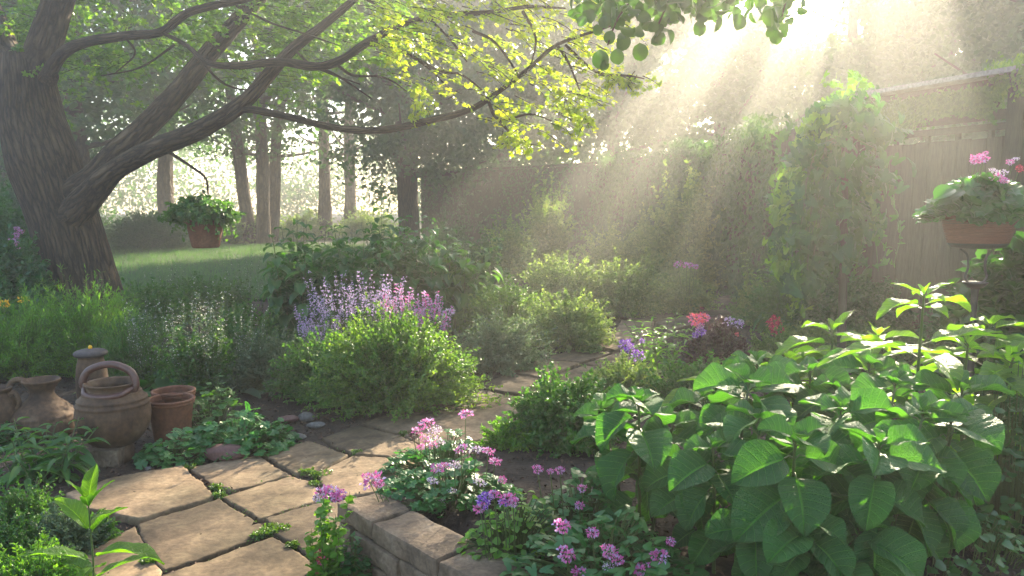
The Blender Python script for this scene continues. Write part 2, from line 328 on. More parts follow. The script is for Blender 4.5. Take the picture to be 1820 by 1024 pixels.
# lawn and the woodland floor behind it
def sheet(name, pts, z, mat, n=40):
    pts = np.array(pts, float); a, b, c, d = pts     # quad corners
    s, t = np.meshgrid(np.linspace(0, 1, n), np.linspace(0, 1, n))
    s = s[..., None]; t = t[..., None]
    V = (1-s)*(1-t)*a+s*(1-t)*b+s*t*c+(1-s)*t*d
    V = np.concatenate([V, np.full((n, n, 1), z)], -1)
    V[..., 2] += .012*np.sin(V[..., 0]*1.7)*np.sin(V[..., 1]*1.3)
    i = np.arange(n-1)[:, None]*n; j = np.arange(n-1)[None, :]
    Q = np.stack([i+j, i+j+1, i+n+1+j, i+n+j], -1).reshape(-1, 4)
    o = Geo().add(V, Q).build(name, mat); o['kind'] = 'structure'; return o
sheet('lawn', [(-16, 9.6), (-1.2, 9.6), (.4, 19.5), (-14, 20.5)], .03, MT['lawn'])
sheet('woodland_floor', [(-55, 20.6), (-1, 19.6), (55, 19), (55, 58)], .025, MT['floor'])
def grass():
    n = 52000
    y = 9.6+(20.3-9.6)*RG.random(n)**1.3; x = RG.uniform(-13.5, -.6, n)
    keep = (x > -.62*y-1) & (x < -.1*y+1.0); x, y = x[keep], y[keep]; n = len(x)
    pos = np.stack([x, y, np.full(n, .03)], -1); d = rnd(n)*.35+[0, 0, 1]
    ge = Geo(); leaves(ge, 'grass', pos, d, rnd(n)+[0, -1, 0], RG.uniform(.05, .12, n))
    o = ge.build('grass', MT['blade']); tag(o, 'short mown green grass of the lawn under the trees', 'grass', kind='stuff')
grass()
# flagstone path
path = empty('path'); path['kind'] = 'structure'
SLABS = [[(120, 879), (200, 852), (322, 830), (379, 880), (246, 920), (155, 903)], [(338, 829), (455, 807), (514, 842), (415, 868), (384, 862)],
 [(465, 803), (548, 782), (616, 806), (565, 836), (526, 839)], [(398, 881), (516, 845), (563, 858), (552, 890), (462, 918)],
 [(247, 931), (388, 887), (474, 937), (458, 951), (293, 1010), (268, 985)], [(262, 1032), (484, 953), (560, 1000), (585, 1060), (430, 1180), (240, 1110)],
 [(474, 921), (556, 895), (598, 892), (650, 935), (600, 985), (565, 990), (492, 947)], [(100, 1010), (238, 936), (284, 1012), (236, 1060), (90, 1080)],
 [(570, 839), (628, 812), (684, 815), (720, 850), (665, 875), (604, 884), (570, 858)], [(572, 778), (636, 756), (709, 773), (655, 798), (624, 803)],
 [(634, 807), (714, 777), (752, 797), (740, 838), (722, 845), (690, 812)], [(645, 750), (778, 713), (817, 724), (716, 769)],
 [(722, 773), (822, 727), (905, 735), (880, 775), (760, 797)], [(788, 709), (850, 689), (896, 700), (825, 722)],
 [(830, 727), (900, 703), (950, 708), (925, 736)], [(852, 686), (905, 662), (955, 673), (925, 699), (900, 697)],
 [(907, 659), (962, 640), (1028, 645), (962, 670)], [(965, 638), (1040, 615), (1088, 625), (1035, 643)],
 [(965, 673), (1040, 648), (1078, 655), (1010, 690), (960, 697), (930, 702)], [(1045, 613), (1092, 590), (1140, 598), (1095, 622)],
 [(1042, 646), (1097, 626), (1140, 632), (1082, 654)], [(1095, 588), (1105, 569), (1162, 571), (1155, 590), (1143, 596)],
 [(1102, 623), (1147, 600), (1190, 600), (1145, 630)], [(1108, 566), (1162, 551), (1213, 556), (1165, 569)],
 [(1167, 550), (1232, 538), (1288, 545), (1220, 555)], [(1237, 537), (1300, 525), (1345, 533), (1295, 543)],
 [(1167, 573), (1222, 558), (1282, 560), (1192, 588)], [(1227, 556), (1297, 546), (1347, 550), (1285, 559)], [(1302, 544), (1350, 534), (1400, 540), (1352, 550)]]
def slab(poly, i):
    pts = np.array([G(x, y, .02)[:2] for x, y in poly]); c = pts.mean(0)
    pts = c+(pts-c)*1.02
    out = []
    for k in range(len(pts)):
        a, b = pts[k], pts[(k+1) % len(pts)]; m = max(4, int(np.linalg.norm(b-a)/.022))
        for t in np.arange(m)/m: out.append(a+(b-a)*t)
    o = np.array(out)
    for _ in range(0): o = .5*o+.25*(np.roll(o, 1, 0)+np.roll(o, -1, 0))
    n = len(o); ph = RG.random(4)*6.28; s = np.arange(n)
    jit = .003*np.sin(s*.6+ph[0])+.002*np.sin(s*2.1+ph[1])+RG.normal(0, .0018, n)
    d = o-c; o = o+d/np.linalg.norm(d, axis=1, keepdims=True)*jit[:, None]
    tilt = RG.normal(0, .006, 2); h0 = .020+RG.uniform(-.006, .007)
    def ring(f, z, zj=0):
        q = c+(o-c)*(1-f/np.linalg.norm(o-c, axis=1, keepdims=True)); zz = z+(q-c)@tilt+RG.normal(0, 1, n)*zj
        return np.concatenate([q, zz[:, None]], 1)
    rings = [ring(-.006, -.05), ring(-.004, h0-.012, .001), ring(-.001, h0-.003, .0014), ring(.004, h0-.0005, .0012), ring(.012, h0, .0008)]
    for f in (.25, .5, .75):
        q = c+(o-c)*(1-f)*.97; zz = h0+(q-c)@tilt+.0025*np.sin(q[:, 0]*23+ph[2])*np.sin(q[:, 1]*19+ph[3]); rings.append(np.concatenate([q, zz[:, None]], 1))
    q = c+(o-c)*.02; rings.append(np.concatenate([q, np.full((n, 1), h0)], 1))
    V = np.array(rings); j = np.arange(n); k = (j+1) % n; Q = []
    for r in range(len(rings)-1): Q.append(np.stack([r*n+j, r*n+k, (r+1)*n+k, (r+1)*n+j], -1))
    V3 = V.reshape(-1, 3); mid = V3.mean(0)*[1, 1, 0]; me = Geo().add(V3-mid, np.concatenate(Q)).build('paving_slab', MT['stone'], path)
    me.location = mid
for i, p in enumerate(SLABS): slab(p, i)
# moss in the joints and bark chips on the soil
def inpoly(x, y, poly):
    c = np.zeros(len(x), bool); n = len(poly)
    for i in range(n):
        x1, y1 = poly[i]; x2, y2 = poly[(i+1) % n]
        c ^= ((y1 > y) != (y2 > y)) & (x < (x2-x1)*(y-y1)/(y2-y1+1e-12)+x1)
    return c
SL = [[tuple(G(x, y, .02)[:2]) for x, y in p] for p in SLABS]
def moss():
    ge = Geo(); spots = [(489, 943, 16), (572, 845, 13), (545, 840, 8), (390, 882, 7), (335, 832, 7), (520, 972, 7), (470, 950, 8), (635, 806, 6), (265, 1000, 8), (560, 862, 7), (717, 772, 5), (385, 868, 6), (455, 955, 5)]
    for (px, py, r) in spots:
        c = G(px, py, .012); n = int(26*r); rr = r*np.linalg.norm(c)/FPX
        a = RG.uniform(0, 6.28, n); q = rr*np.sqrt(RG.random(n))
        pos = np.stack([c[0]+1.6*q*np.cos(a), c[1]+1.3*q*np.sin(a), .004+RG.random(n)*.02], -1)
        leaves(ge, 'small', pos, rnd(n)+[0, 0, .7], rnd(n)+[0, 0, 1], RG.uniform(.008, .017, n))
    # thin moss along random joint points
    n = 5200; k = RG.integers(0, 16, n); pos = []
    for q in k:
        p = SL[q]; i = random.randrange(len(p)); a = np.array(p[i]); b = np.array(p[(i+1) % len(p)]); t = random.random()
        if math.sin(a[0]*31+b[1]*17+t*5) > .25: pos.append([*(a+(b-a)*t+RG.normal(0, .006, 2)), RG.uniform(-.006, .012)])
    pos = np.array(pos); n = len(pos)
    leaves(ge, 'small', pos, rnd(n)+[0, 0, .7], rnd(n)+[0, 0, 1], RG.uniform(.006, .012, n))
    tag(ge.build('moss', MT['moss']), 'bright green moss growing in the joints between the paving slabs', 'moss', kind='stuff')
moss()
def chips():
    n = 26000; y = RG.uniform(2.0, 8.5, n); x = RG.uniform(-4.2, 3.0, n)
    keep = np.abs(x) < .75*y+.3
    for p in SL: keep &= ~inpoly(x, y, p)
    x, y = x[keep], y[keep]; n = len(x)
    z = np.array([gz(a, b) for a, b in zip(x, y)])+hn(x, y)+.001+RG.random(n)*.012
    ge = Geo(); d = rnd(n)*[1, 1, .35]
    leaves(ge, blade(2, 2, .45, .5, .5, .3, tip=.6), np.stack([x, y, z], -1), d, rnd(n)*.5+[0, 0, 1], np.abs(RG.normal(.014, .009, n))+.006)
    tag(ge.build('bark_mulch', MT['chip']), 'loose brown bark mulch scattered over the dark soil of the beds', 'mulch', kind='stuff')
chips()
# ------------------------------------------------------------------ block edging wall
def boxy(geo, frame, size, r=.008, jit=.003, mat=0, nseg=(10, 6, 4)):
    """rounded, slightly irregular block; frame = (origin centre, ax, ay, az)"""
    c, ax, ay, az = [np.asarray(q, float) for q in frame]; sx, sy, sz = [q/2 for q in size]
    ph = RG.random(6)*6.28
    for axis in range(3):
        for sgn in (-1, 1):
            u, v = [k for k in range(3) if k != axis]; nu, nv = nseg[u], nseg[v]
            a, b = np.meshgrid(np.linspace(-1, 1, nu+1), np.linspace(-1, 1, nv+1))
            p = np.zeros(a.shape+(3,)); hs = [sx, sy, sz]
            p[..., axis] = sgn*hs[axis]; p[..., u] = a*hs[u]; p[..., v] = b*hs[v]
            h = np.array(hs); q = np.clip(p, -(h-r), h-r); dd = p-q; L = np.linalg.norm(dd, axis=-1, keepdims=True)
            p = q+dd/np.maximum(L, 1e-9)*np.minimum(L, r)
            w = jit*(np.sin(p[..., 0]*31+ph[0]+p[..., 1]*17)+np.sin(p[..., 1]*37+ph[1]+p[..., 2]*23)+.7*np.sin(p[..., 2]*71+p[..., 0]*53+ph[2]))
            p = p*(1+(w/np.linalg.norm(h))[..., None])
            Wd = c+p[..., 0:1]*ax+p[..., 1:2]*ay+p[..., 2:3]*az
            i = np.arange(nv)[:, None]*(nu+1); j = np.arange(nu)[None, :]
            Q = np.stack([i+j, i+j+1, i+nu+2+j, i+nu+1+j], -1).reshape(-1, 4)
            geo.add(Wd, Q, mat)
ow = [G(600, 890, .2)[:2], G(652, 927, .2)[:2], G(780, 993, .2)[:2], G(905, 1062, .2)[:2], G(1030, 1140, .2)[:2]]
iw = [G(666, 873, .2)[:2], G(737, 904, .2)[:2], G(843, 967, .2)[:2], G(960, 1020, .2)[:2], G(1095, 1090, .2)[:2]]
wallo = empty('edging_wall', (*((ow[0]+ow[-1])/2), 0), 0, 'low rustic edging wall of rough tan blocks in front of the flower bed', 'wall')
off = np.array([*((ow[0]+ow[-1])/2), 0])
for k in range(4):
    for lev in range(3):
        a, b, c, d = ow[k], ow[k+1], iw[k+1], iw[k]
        if lev == 1:
            a, b = ow[k]+(ow[k+1]-ow[k])*.45, (ow[k+1]+(ow[min(k+2, 4)]-ow[k+1])*.45); d, c = iw[k]+(iw[k+1]-iw[k])*.45, (iw[k+1]+(iw[min(k+2, 4)]-iw[k+1])*.45)
            if k == 3: b = b+(b-a)*.3; c = c+(c-d)*.3
        cen = (a+b+c+d)/4; ax = (b-a+c-d)/2; Lx = np.linalg.norm(ax); ax = ax/Lx; ay = np.array([-ax[1], ax[0]]); Ly = abs(((d-a+c-b)/2)@ay)
        if lev: Ly = max(Ly, .12)
        cz = .2-.034-lev*.071; ge = Geo()
        outw = -ay*(.004*lev+RG.normal(0, .003))
        rot = RG.normal(0, .012)
        ax2 = np.array([ax[0]-rot*ax[1], ax[1]+rot*ax[0]]); ay2 = np.array([-ax2[1], ax2[0]])
        boxy(ge, (np.array([*cen, cz])+[*outw, RG.normal(0, .002)]-off, [*ax2, RG.normal(0, .01)], [*ay2, 0], [0, 0, 1]), (Lx-.006, Ly, .068), .010, .0045, nseg=(22, 12, 8))
        ge.build('block', MT['brick'], wallo)
# extra short block to close the left end of the middle course
ge = Geo(); a, b = ow[0], ow[0]+(ow[1]-ow[0])*.42; ax = nrm(b-a); cen = (a+b)/2+np.array([-ax[1], ax[0]])*.06
boxy(ge, (np.array([*cen, .2-.034-.071])-off, [*ax, 0], [-ax[1], ax[0], 0], [0, 0, 1]), (np.linalg.norm(b-a)-.005, .12, .068), .01, .004); ge.build('block', MT['brick'], wallo)

# ------------------------------------------------------------------ boundary wall, fence
FL = [(3.77, 6.), (3.3, 7.43), (3.03, 8.6), (2.8, 12.9), (1.94, 16.2), (.4, 18.8), (-2.4, 22.)]
def wallrun(name, pts, h, th, mat, label):
    pts = np.array(pts, float); org = np.array([*pts.mean(0), 0]); o = empty(name, org, 0, label, 'wall')
    for k in range(len(pts)-1):
        a, b = pts[k], pts[k+1]; d = b-a; Lx = np.linalg.norm(d); d = d/Lx
        ge = Geo(); boxy(ge, (np.array([*(a+b)/2, h/2-.05])-org, [*d, 0], [-d[1], d[0], 0], [0, 0, 1]), (Lx+.02*k, th+.004*k, h+.1+.006*k), .01, .006, nseg=(30, 2, 12)); ge.build('wall_panel', mat, o)
        ge = Geo(); boxy(ge, (np.array([*(a+b)/2, h+.035+.003*k])-org, [*d, 0], [-d[1], d[0], 0], [0, 0, 1]), (Lx+.04, th+.08, .05), .01, .004, nseg=(30, 2, 2)); ge.build('coping', mat, o)
wallrun('garden_wall', FL[1:], 1.9, .16, MT['wall'], 'tall brown boundary wall running back into the mist behind the beds')
fence = empty('wooden_fence', (3.53, 6.7, 0), 0, 'weathered plank fence with open top rails and pale capping at the right', 'fence')
fo = np.array([3.53, 6.7, 0])
dv = np.array([3.3-3.77, 7.43-6.]); dv /= np.linalg.norm(dv); nv_ = np.array([-dv[1], dv[0]])
F0 = np.array([3.77, 6.])
def fpt(s, off=0, z=0): q = F0+dv*s+nv_*off; return np.array([q[0], q[1], z])-fo
def fbox(name, s0, s1, z0, z1, th, off, mat, r=.006, jit=.003, seg=(14, 2, 2)):
    ge = Geo(); boxy(ge, (fpt((s0+s1)/2, off, (z0+z1)/2), [*dv, 0], [*nv_, 0], [0, 0, 1]), (abs(s1-s0), th, z1-z0), r, jit, nseg=seg); ge.build(name, mat, fence)
pg = Geo(); s = -2.6
while s < 1.7:
    w = random.uniform(.125, .15); boxy(pg, (fpt(s+w/2, random.uniform(-.006, .006), .84), [*dv, 0], [*nv_, 0], [0, 0, 1]), (w-.008, .022, 1.74+random.uniform(-.015, .015)), .004, .002, nseg=(2, 2, 14)); s += w
pg.build('plank_panel', MT['wood'], fence)
for (z0, z1) in ((1.84, 1.915), (1.76, 1.815)): fbox('rail', -2.6, 1.72, z0, z1, .05, -.002, MT['beam'])
for s_ in (-.02, 1.66): fbox('post', s_-.07, s_+.07, -.1, 2.20 if s_ < 0 else 2.1, .13, .03, MT['wood'], seg=(3, 3, 20))
for s_ in (-.35, .25, .55, .85, 1.2): fbox('spacer', s_-.02, s_+.02, 1.70, 1.765, .03, -.002, MT['beam'], seg=(2, 2, 2))
fbox('top_beam', -2.6, 1.8, 2.105, 2.155, .07, -.04, MT['beam']); fbox('capping', -2.6, 1.8, 2.158, 2.20, .22, .04, MT['cap'])
# ================================================================== THE BIG TREE
def noisy_tube(geo, ctrl, rad, sides=14, k=7, amp=.05, uvs=46., uvl=3.4, flare=None, mat=0):
    """limb with ridged, uneven bark; uv = bark cells round x along (metres)"""
    pth = catmull(ctrl, k); m = len(pth); R = np.interp(np.linspace(0, 1, m), np.linspace(0, 1, len(rad)), rad)
    T = nrm(np.gradient(pth, axis=0)); A = np.zeros_like(T); a = np.cross(T[0], [0, 1., .1])
    for i in range(m):
        a = a-T[i]*(a@T[i]); a = a/np.linalg.norm(a); A[i] = a
    B = np.cross(T, A); an = np.arange(sides+1)*2*math.pi/sides; L = np.concatenate([[0], np.cumsum(np.linalg.norm(np.diff(pth, axis=0), axis=1))])
    ph = RG.random(6)*6.28; aa = an[None, :]; ll = L[:, None]
    nz = 1+amp*(np.sin(2*aa+ph[0]+ll*1.9)+.7*np.sin(3*aa+ph[1]-ll*3.1)+.4*np.sin(5*aa+ph[2]+ll*4.7))+amp*.8*np.sin(ll*5.3/max(R[0], .05)*.2+ph[3])
    if flare is not None: nz = nz+flare*np.exp(-ll/.45)*(1+.35*np.sin(5*aa+ph[4]))
    if sides > 30: nz = nz+.018*np.abs(np.sin(aa*13+1.6*np.sin(ll*4)+ph[5]))
    V = pth[:, None, :]+(R[:, None]*nz)[..., None]*(np.cos(aa)[..., None]*A[:, None, :]+np.sin(aa)[..., None]*B[:, None, :])
    n = sides+1; i = np.arange(m-1)[:, None]*n; j = np.arange(sides)[None, :]
    Q = np.stack([i+j, i+j+1, i+n+j+1, i+n+j], -1).reshape(-1, 4)
    UV = np.stack(np.broadcast_arrays(an[None, :]/(2*math.pi)*uvs*max(1, round(float(R.mean())/.28*1)) if R.mean() > .15 else an[None, :]/(2*math.pi)*12., ll*uvl), -1).reshape(-1, 2)
    geo.add(V, Q, mat, UV); return pth
TB = G(150, 575)
tree = empty('broadleaf_tree', TB, 0, 'huge old garden tree with deeply furrowed trunk and long limbs spreading over the lawn', 'tree')
def TP(l): return [P(x, y, d)-TB for x, y, d in l]
tk = Geo()
noisy_tube(tk, TP([(158, 590, 7.85), (148, 530, 7.85), (128, 440, 7.85), (104, 360, 7.9), (80, 290, 7.95), (58, 215, 8.0), (48, 150, 8.0), (42, 105, 8.05)]), [.34, .31, .31, .32, .33, .29, .25, .215], 64, 16, .03, flare=.26)
tk.build('trunk', MT['bark'], tree)
def limb(ctrl, rad, sides=12, amp=.022, name='limb', k=7):
    ge = Geo(); p = noisy_tube(ge, TP(ctrl), [r*.9 for r in rad], sides, k, amp); ge.build(name, MT['bark'], tree); return p
LM = []
LM.append(limb([(55, 170, 8.05), (72, 105, 8.0), (95, 30, 7.9), (125, -60, 7.8), (170, -190, 7.6), (190, -330, 7.4)], [.20, .185, .165, .14, .10, .05], 26))
LM.append(limb([(45, 150, 8.1), (12, 90, 8.2), (-15, 20, 8.3), (-60, -80, 8.5), (-140, -220, 8.7)], [.19, .14, .12, .10, .05], 20))
LM.append(limb([(90, 400, 7.9), (130, 350, 7.8), (168, 318, 7.75), (210, 270, 7.8), (262, 222, 7.9), (320, 160, 8.1), (372, 95, 8.4), (430, 30, 8.7), (500, -50, 9.0), (600, -160, 9.2)], [.10, .18, .155, .135, .125, .115, .105, .095, .08, .04], 24))
LM.append(limb([(88, 430, 7.9), (128, 384, 7.72), (172, 335, 7.55), (205, 302, 7.4), (270, 266, 7.2), (340, 238, 7.0), (400, 206, 6.8), (440, 176, 6.7), (482, 128, 6.7), (522, 85, 6.7), (575, 45, 6.7), (640, -10, 6.7), (720, -80, 6.6)], [.08, .17, .14, .108, .10, .092, .078, .068, .06, .05, .04, .03, .02], 22))
LM.append(limb([(425, 192, 6.75), (455, 196, 6.65), (520, 210, 6.5), (600, 228, 6.3), (680, 231, 6.1), (760, 215, 5.9), (832, 196, 5.7), (882, 166, 5.6), (940, 122, 5.5), (990, 80, 5.4), (1075, 50, 5.3), (1118, 34, 5.25)], [.045, .038, .032, .030, .029, .027, .024, .021, .018, .014, .009, .004], 12, .07))
LM.append(limb([(80, 140, 7.9), (110, 97, 7.7), (150, 76, 7.5), (220, 64, 7.3), (285, 57, 7.2), (330, 25, 7.1), (380, 10, 7.1), (440, -2, 7.1), (500, -30, 7.1)], [.08, .062, .052, .046, .042, .04, .037, .03, .02], 14))
LM.append(limb([(285, 57, 7.2), (330, 80, 7.0), (370, 112, 6.8), (420, 117, 6.7), (500, 110, 6.5), (560, 118, 6.4), (603, 108, 6.3), (652, 76, 6.2), (720, 42, 6.0), (790, 28, 5.9), (870, 22, 5.7), (940, 12, 5.6), (1005, 15, 5.5)], [.02, .022, .026, .034, .036, .036, .036, .034, .028, .024, .018, .014, .006], 12, .07))
# burr and knot on the trunk
def blobgeo(ge, c, r, n=14, amp=.15, sq=(1, 1, 1)):
    th, ph = np.meshgrid(np.linspace(0, 2*math.pi, n*2+1), np.linspace(.03, math.pi-.03, n+1)); p0 = RG.random(3)*6.28
    d = np.stack([np.sin(ph)*np.cos(th), np.sin(ph)*np.sin(th), np.cos(ph)], -1)
    rr = r*(1+amp*(np.sin(2*th+p0[0])*np.sin(ph)+.7*np.sin(3*ph+p0[1])+.4*np.sin(3*th+4*ph+p0[2])*np.sin(ph)))
    V = np.array(c)+d*rr[..., None]*np.array(sq); m = n*2+1; i = np.arange(n)[:, None]*m; j = np.arange(n*2)[None, :]
    Q = np.stack([i+j, i+m+j, i+m+j+1, i+j+1], -1).reshape(-1, 4); ge.add(V, Q, 0, np.stack([th*2, ph*2], -1).reshape(-1, 2))
for (kp, kr, ks) in (((90, 140, 7.84), .065, (1, .8, 1.2)), ((112, 388, 7.56), .045, (1.1, .7, .7)), ((190, 296, 7.66), .06, (1.1, .8, .7))):
    kn = Geo(); blobgeo(kn, TP([kp])[0], kr, sq=ks); kn.build('knot', MT['bark'], tree)
TW = [[(600, 116, 6.3), (627, 134, 6.3), (673, 136, 6.3), (700, 146, 6.3), (723, 163, 6.3)], [(716, 90, 5.9), (780, 126, 5.8), (820, 133, 5.7), (866, 168, 5.65)],
 [(840, 55, 5.7), (880, 76, 5.65), (922, 133, 5.55)], [(929, 20, 5.6), (952, 66, 5.55), (945, 112, 5.5)], [(866, 176, 5.65), (886, 213, 5.6), (942, 203, 5.5), (980, 215, 5.45)],
 [(886, 213, 5.6), (905, 235, 5.6), (925, 255, 5.55)], [(650, 80, 6.2), (700, 86, 6.1), (760, 120, 6.0), (800, 160, 5.95)], [(620, -20, 6.4), (690, 20, 6.2), (760, 40, 6.0)], [(1005, 80, 5.4), (1060, 128, 5.3), (1120, 135, 5.2), (1145, 140, 5.2)],
 [(560, 118, 6.4), (600, 135, 6.4), (660, 175, 6.3)], [(310, 80, 7.0), (250, 120, 7.1), (180, 135, 7.2)], [(350, 100, 6.9), (400, 150, 6.9), (470, 165, 6.9)], [(220, 64, 7.3), (240, 95, 7.2), (205, 130, 7.2)],
 [(420, 10, 6.9), (480, 40, 6.8), (540, 60, 6.6), (600, 80, 6.5)], [(520, 85, 6.7), (560, 120, 6.6), (640, 150, 6.5)], [(760, 30, 5.9), (800, 70, 5.8), (830, 110, 5.7)], [(990, 80, 5.4), (1010, 110, 5.4), (1030, 160, 5.35)], [(300, 270, 7.1), (345, 300, 7.05), (366, 318, 7.0), (370, 345, 6.98)]]
for t in TW:
    tg = Geo(); noisy_tube(tg, TP(t), [.011, .009, .005] if t is not TW[-1] else [.014, .011, .008], 6, 5, .08); tg.build('twig', MT['bark'], tree)
# leaf sprays: each a short twig with leaflets in two rows
def sprays(lf, tw, c, dirs, L, nleaf, size, tpl='maple', tmat=0, droop=.25):
    n = len(c); t = np.linspace(0, 1, 5)[None, :, None]; d = nrm(dirs); L = np.broadcast_to(L, (n,))[:, None, None]
    side = nrm(rnd(n))*.25
    path = c[:, None, :]+d[:, None, :]*t*L+side[:, None, :]*(t**2)*L; path[..., 2] -= droop*L[..., 0]*t[..., 0]**2
    tubes(tw, path, np.linspace(.0045, .0015, 5)[None, :], 3, tmat)
    k = nleaf; tt = RG.uniform(.12, 1, (n, k)); idx = tt*4; i0 = np.minimum(idx.astype(int), 3); f = (idx-i0)[..., None]
    ar = np.arange(n)[:, None]; p = path[ar, i0]*(1-f)+path[ar, i0+1]*f
    sd = nrm(np.cross(d, [0, 0, 1.]+rnd(n)*.25)); sg = RG.choice([-1, 1], (n, k))[..., None]
    dr = d[:, None, :]*.6+sd[:, None, :]*sg*.8+RG.normal(size=(n, k, 3))*.35+np.array([0, 0, -.25])
    p = p+nrm(dr)*.018+RG.normal(size=(n, k, 3))*.012
    nr = RG.normal(size=(n, k, 3))*.6+np.array([0, 0, 1.])
    leaves(lf, tpl, p.reshape(-1, 3), dr.reshape(-1, 3), nr.reshape(-1, 3), RG.uniform(.65, 1.2, n*k)*size)
def region(n, x0, x1, y0, y1, d0, d1, dens=None):
    x = RG.uniform(x0, x1, n); y = RG.uniform(y0, y1, n); d = RG.uniform(d0, d1, n)
    if dens is not None: k = RG.random(n) < np.array([dens(a, b) for a, b in zip(x, y)]); x, y, d = x[k], y[k], d[k]
    return np.array([P(a, b, c)-TB for a, b, c in zip(x, y, d)])
def patch(x, y, s=1.0, o=0): return .5+.5*math.sin(x*.021*s+o+1.7*math.sin(y*.017*s))*math.sin(y*.027*s+1.1+1.3*math.sin(x*.011*s+o))
lf = Geo(); tw = Geo()
def outd(c): return nrm(c*[1, .2, 0]+rnd(len(c))*.9*[1, 1, .4]+[.3, 0, -.1])
c = region(900, -60, 560, -140, 120, 7.9, 10.5, lambda x, y: .35+.65*patch(x, y)); sprays(lf, tw, c, outd(c), RG.uniform(.25, .5, len(c)), 24, .062)
c = region(480, 100, 520, 60, 200, 8.7, 11, lambda x, y: (1-(y-60)/150)*(.15+.85*patch(x, y, 1.3, 2))); sprays(lf, tw, c, outd(c), RG.uniform(.22, .45, len(c)), 24, .06)
c = region(520, 440, 720, -140, 170, 6.95, 9, lambda x, y: (1-max(0, y-10)/190)*(.15+.85*patch(x, y, 1.4, 4))); sprays(lf, tw, c, outd(c), RG.uniform(.2, .4, len(c)), 22, .058)
c = region(420, -200, 1100, -1100, -120, 4.5, 10, lambda x, y: .15+.85*patch(x, y, .6, 1)); sprays(lf, tw, c, outd(c), RG.uniform(.3, .55, len(c)), 16, .085)
lf.build('crown', MT['tree_leaf'], tree)
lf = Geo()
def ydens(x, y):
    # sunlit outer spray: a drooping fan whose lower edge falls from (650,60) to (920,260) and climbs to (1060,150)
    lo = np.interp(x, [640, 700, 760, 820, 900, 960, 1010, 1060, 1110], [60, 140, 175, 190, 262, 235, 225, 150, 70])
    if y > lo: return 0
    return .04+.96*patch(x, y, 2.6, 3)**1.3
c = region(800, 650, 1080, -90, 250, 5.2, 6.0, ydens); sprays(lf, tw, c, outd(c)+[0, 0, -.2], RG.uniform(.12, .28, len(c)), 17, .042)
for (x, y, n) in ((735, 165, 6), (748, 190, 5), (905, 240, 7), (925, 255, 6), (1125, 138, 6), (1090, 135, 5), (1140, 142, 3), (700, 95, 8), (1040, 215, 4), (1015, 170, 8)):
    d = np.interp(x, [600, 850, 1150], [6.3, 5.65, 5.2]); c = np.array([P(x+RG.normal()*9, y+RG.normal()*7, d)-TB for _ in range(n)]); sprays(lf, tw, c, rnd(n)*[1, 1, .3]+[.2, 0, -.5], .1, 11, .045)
lf.build('sun_tint_foliage', MT['sun_tint_leaf'], tree); tw.build('fine_twigs', MT['twig'], tree)  # same leaves as the crown, their backlight put into the yellow tint

# ------------------------------------------------------------------ round-leaved bough reaching in from a tree beside the camera
T2 = np.array([2.9, -.7, 0.]); t2 = empty('round_leaved_tree', T2, 0, 'bough with round dark leaves hanging into the top of the picture right of centre', 'tree')
b = Geo(); noisy_tube(b, [np.array(p)-T2 for p in ((2.9, -.7, -.1), (2.85, -.65, 1.2), (2.8, -.5, 2.4), (2.6, -.1, 3.4), (2.3, .8, 4.1))], [.15, .12, .11, .08, .04], 16, 8); b.build('trunk', MT['bark'], t2)
def T2P(l): return [P(x, y, d)-T2 for x, y, d in l]
b = Geo(); noisy_tube(b, [np.array((2.65, 0, 3.3))-T2, np.array((2.3, 1.3, 3.1))-T2]+T2P([(1500, -170, 2.7), (1330, -90, 3.2), (1200, -40, 3.5), (1100, -12, 3.7)]), [.05, .04, .03, .02, .014, .005], 8); 
lf = Geo(); tw = Geo()
for t in ([(1400, -110, 3.0), (1400, -20, 3.2), (1390, 30, 3.25)], [(1290, -80, 3.3), (1260, -10, 3.35), (1240, 30, 3.4)], [(1200, -40, 3.5), (1180, 20, 3.45), (1165, 55, 3.4)], [(1150, -30, 3.6), (1100, 30, 3.5), (1080, 80, 3.45)], [(1340, -90, 3.2), (1310, -20, 3.3), (1290, 5, 3.3)]):
    noisy_tube(b, T2P(t), [.008, .005, .003], 5, 4)
b.build('limb', MT['bark'], t2)
def rl(n, x0, x1, y0, y1, d0=3.2, d1=3.8, size=.07, dens=None):
    c = []
    while len(c) < n:
        x, y = RG.uniform(x0, x1), RG.uniform(y0, y1)
        if dens is None or RG.random() < dens(x, y): c.append(P(x, y, RG.uniform(d0, d1))-T2)
    c = np.array(c); leaves(lf, 'lin', c, rnd(n)*[1, 1, .6]+[0, 0, -.9], rnd(n)+[0, -.6, .5], RG.uniform(.6, 1.15, n)*size)
    return c
edge = lambda x: float(np.interp(x, [1030, 1080, 1130, 1180, 1250, 1330, 1360, 1385, 1430], [30, 60, 55, 60, 40, 22, 40, 62, 5]))
rl(430, 1020, 1430, -150, 75, dens=lambda x, y: 0 if y > edge(x) else (.35+.65*patch(x, y, 2.5)))
rl(240, 1020, 1300, -120, 30, 3.4, 4.2, dens=lambda x, y: 1 if y < edge(x)-10 else 0)
for (x, y, s_) in ((1066, 100, .085), (1096, 98, .07), (1076, 118, .05), (1137, 88, .078), (1087, 66, .06), (1108, 70, .08), (1060, 55, .05), (1375, 45, .05), (1372, 60, .045), (1398, 8, .05)):
    leaves(lf, 'lin', [P(x, y-12, 3.45)-T2], [(RG.normal()*.3, -.1, -1)], [(RG.normal()*.3, -1, .2)], s_)
rl(900, 1000, 2300, -1500, -260, 1.2, 4.2, .085); lf.build('crown', MT['lin_leaf'], t2)

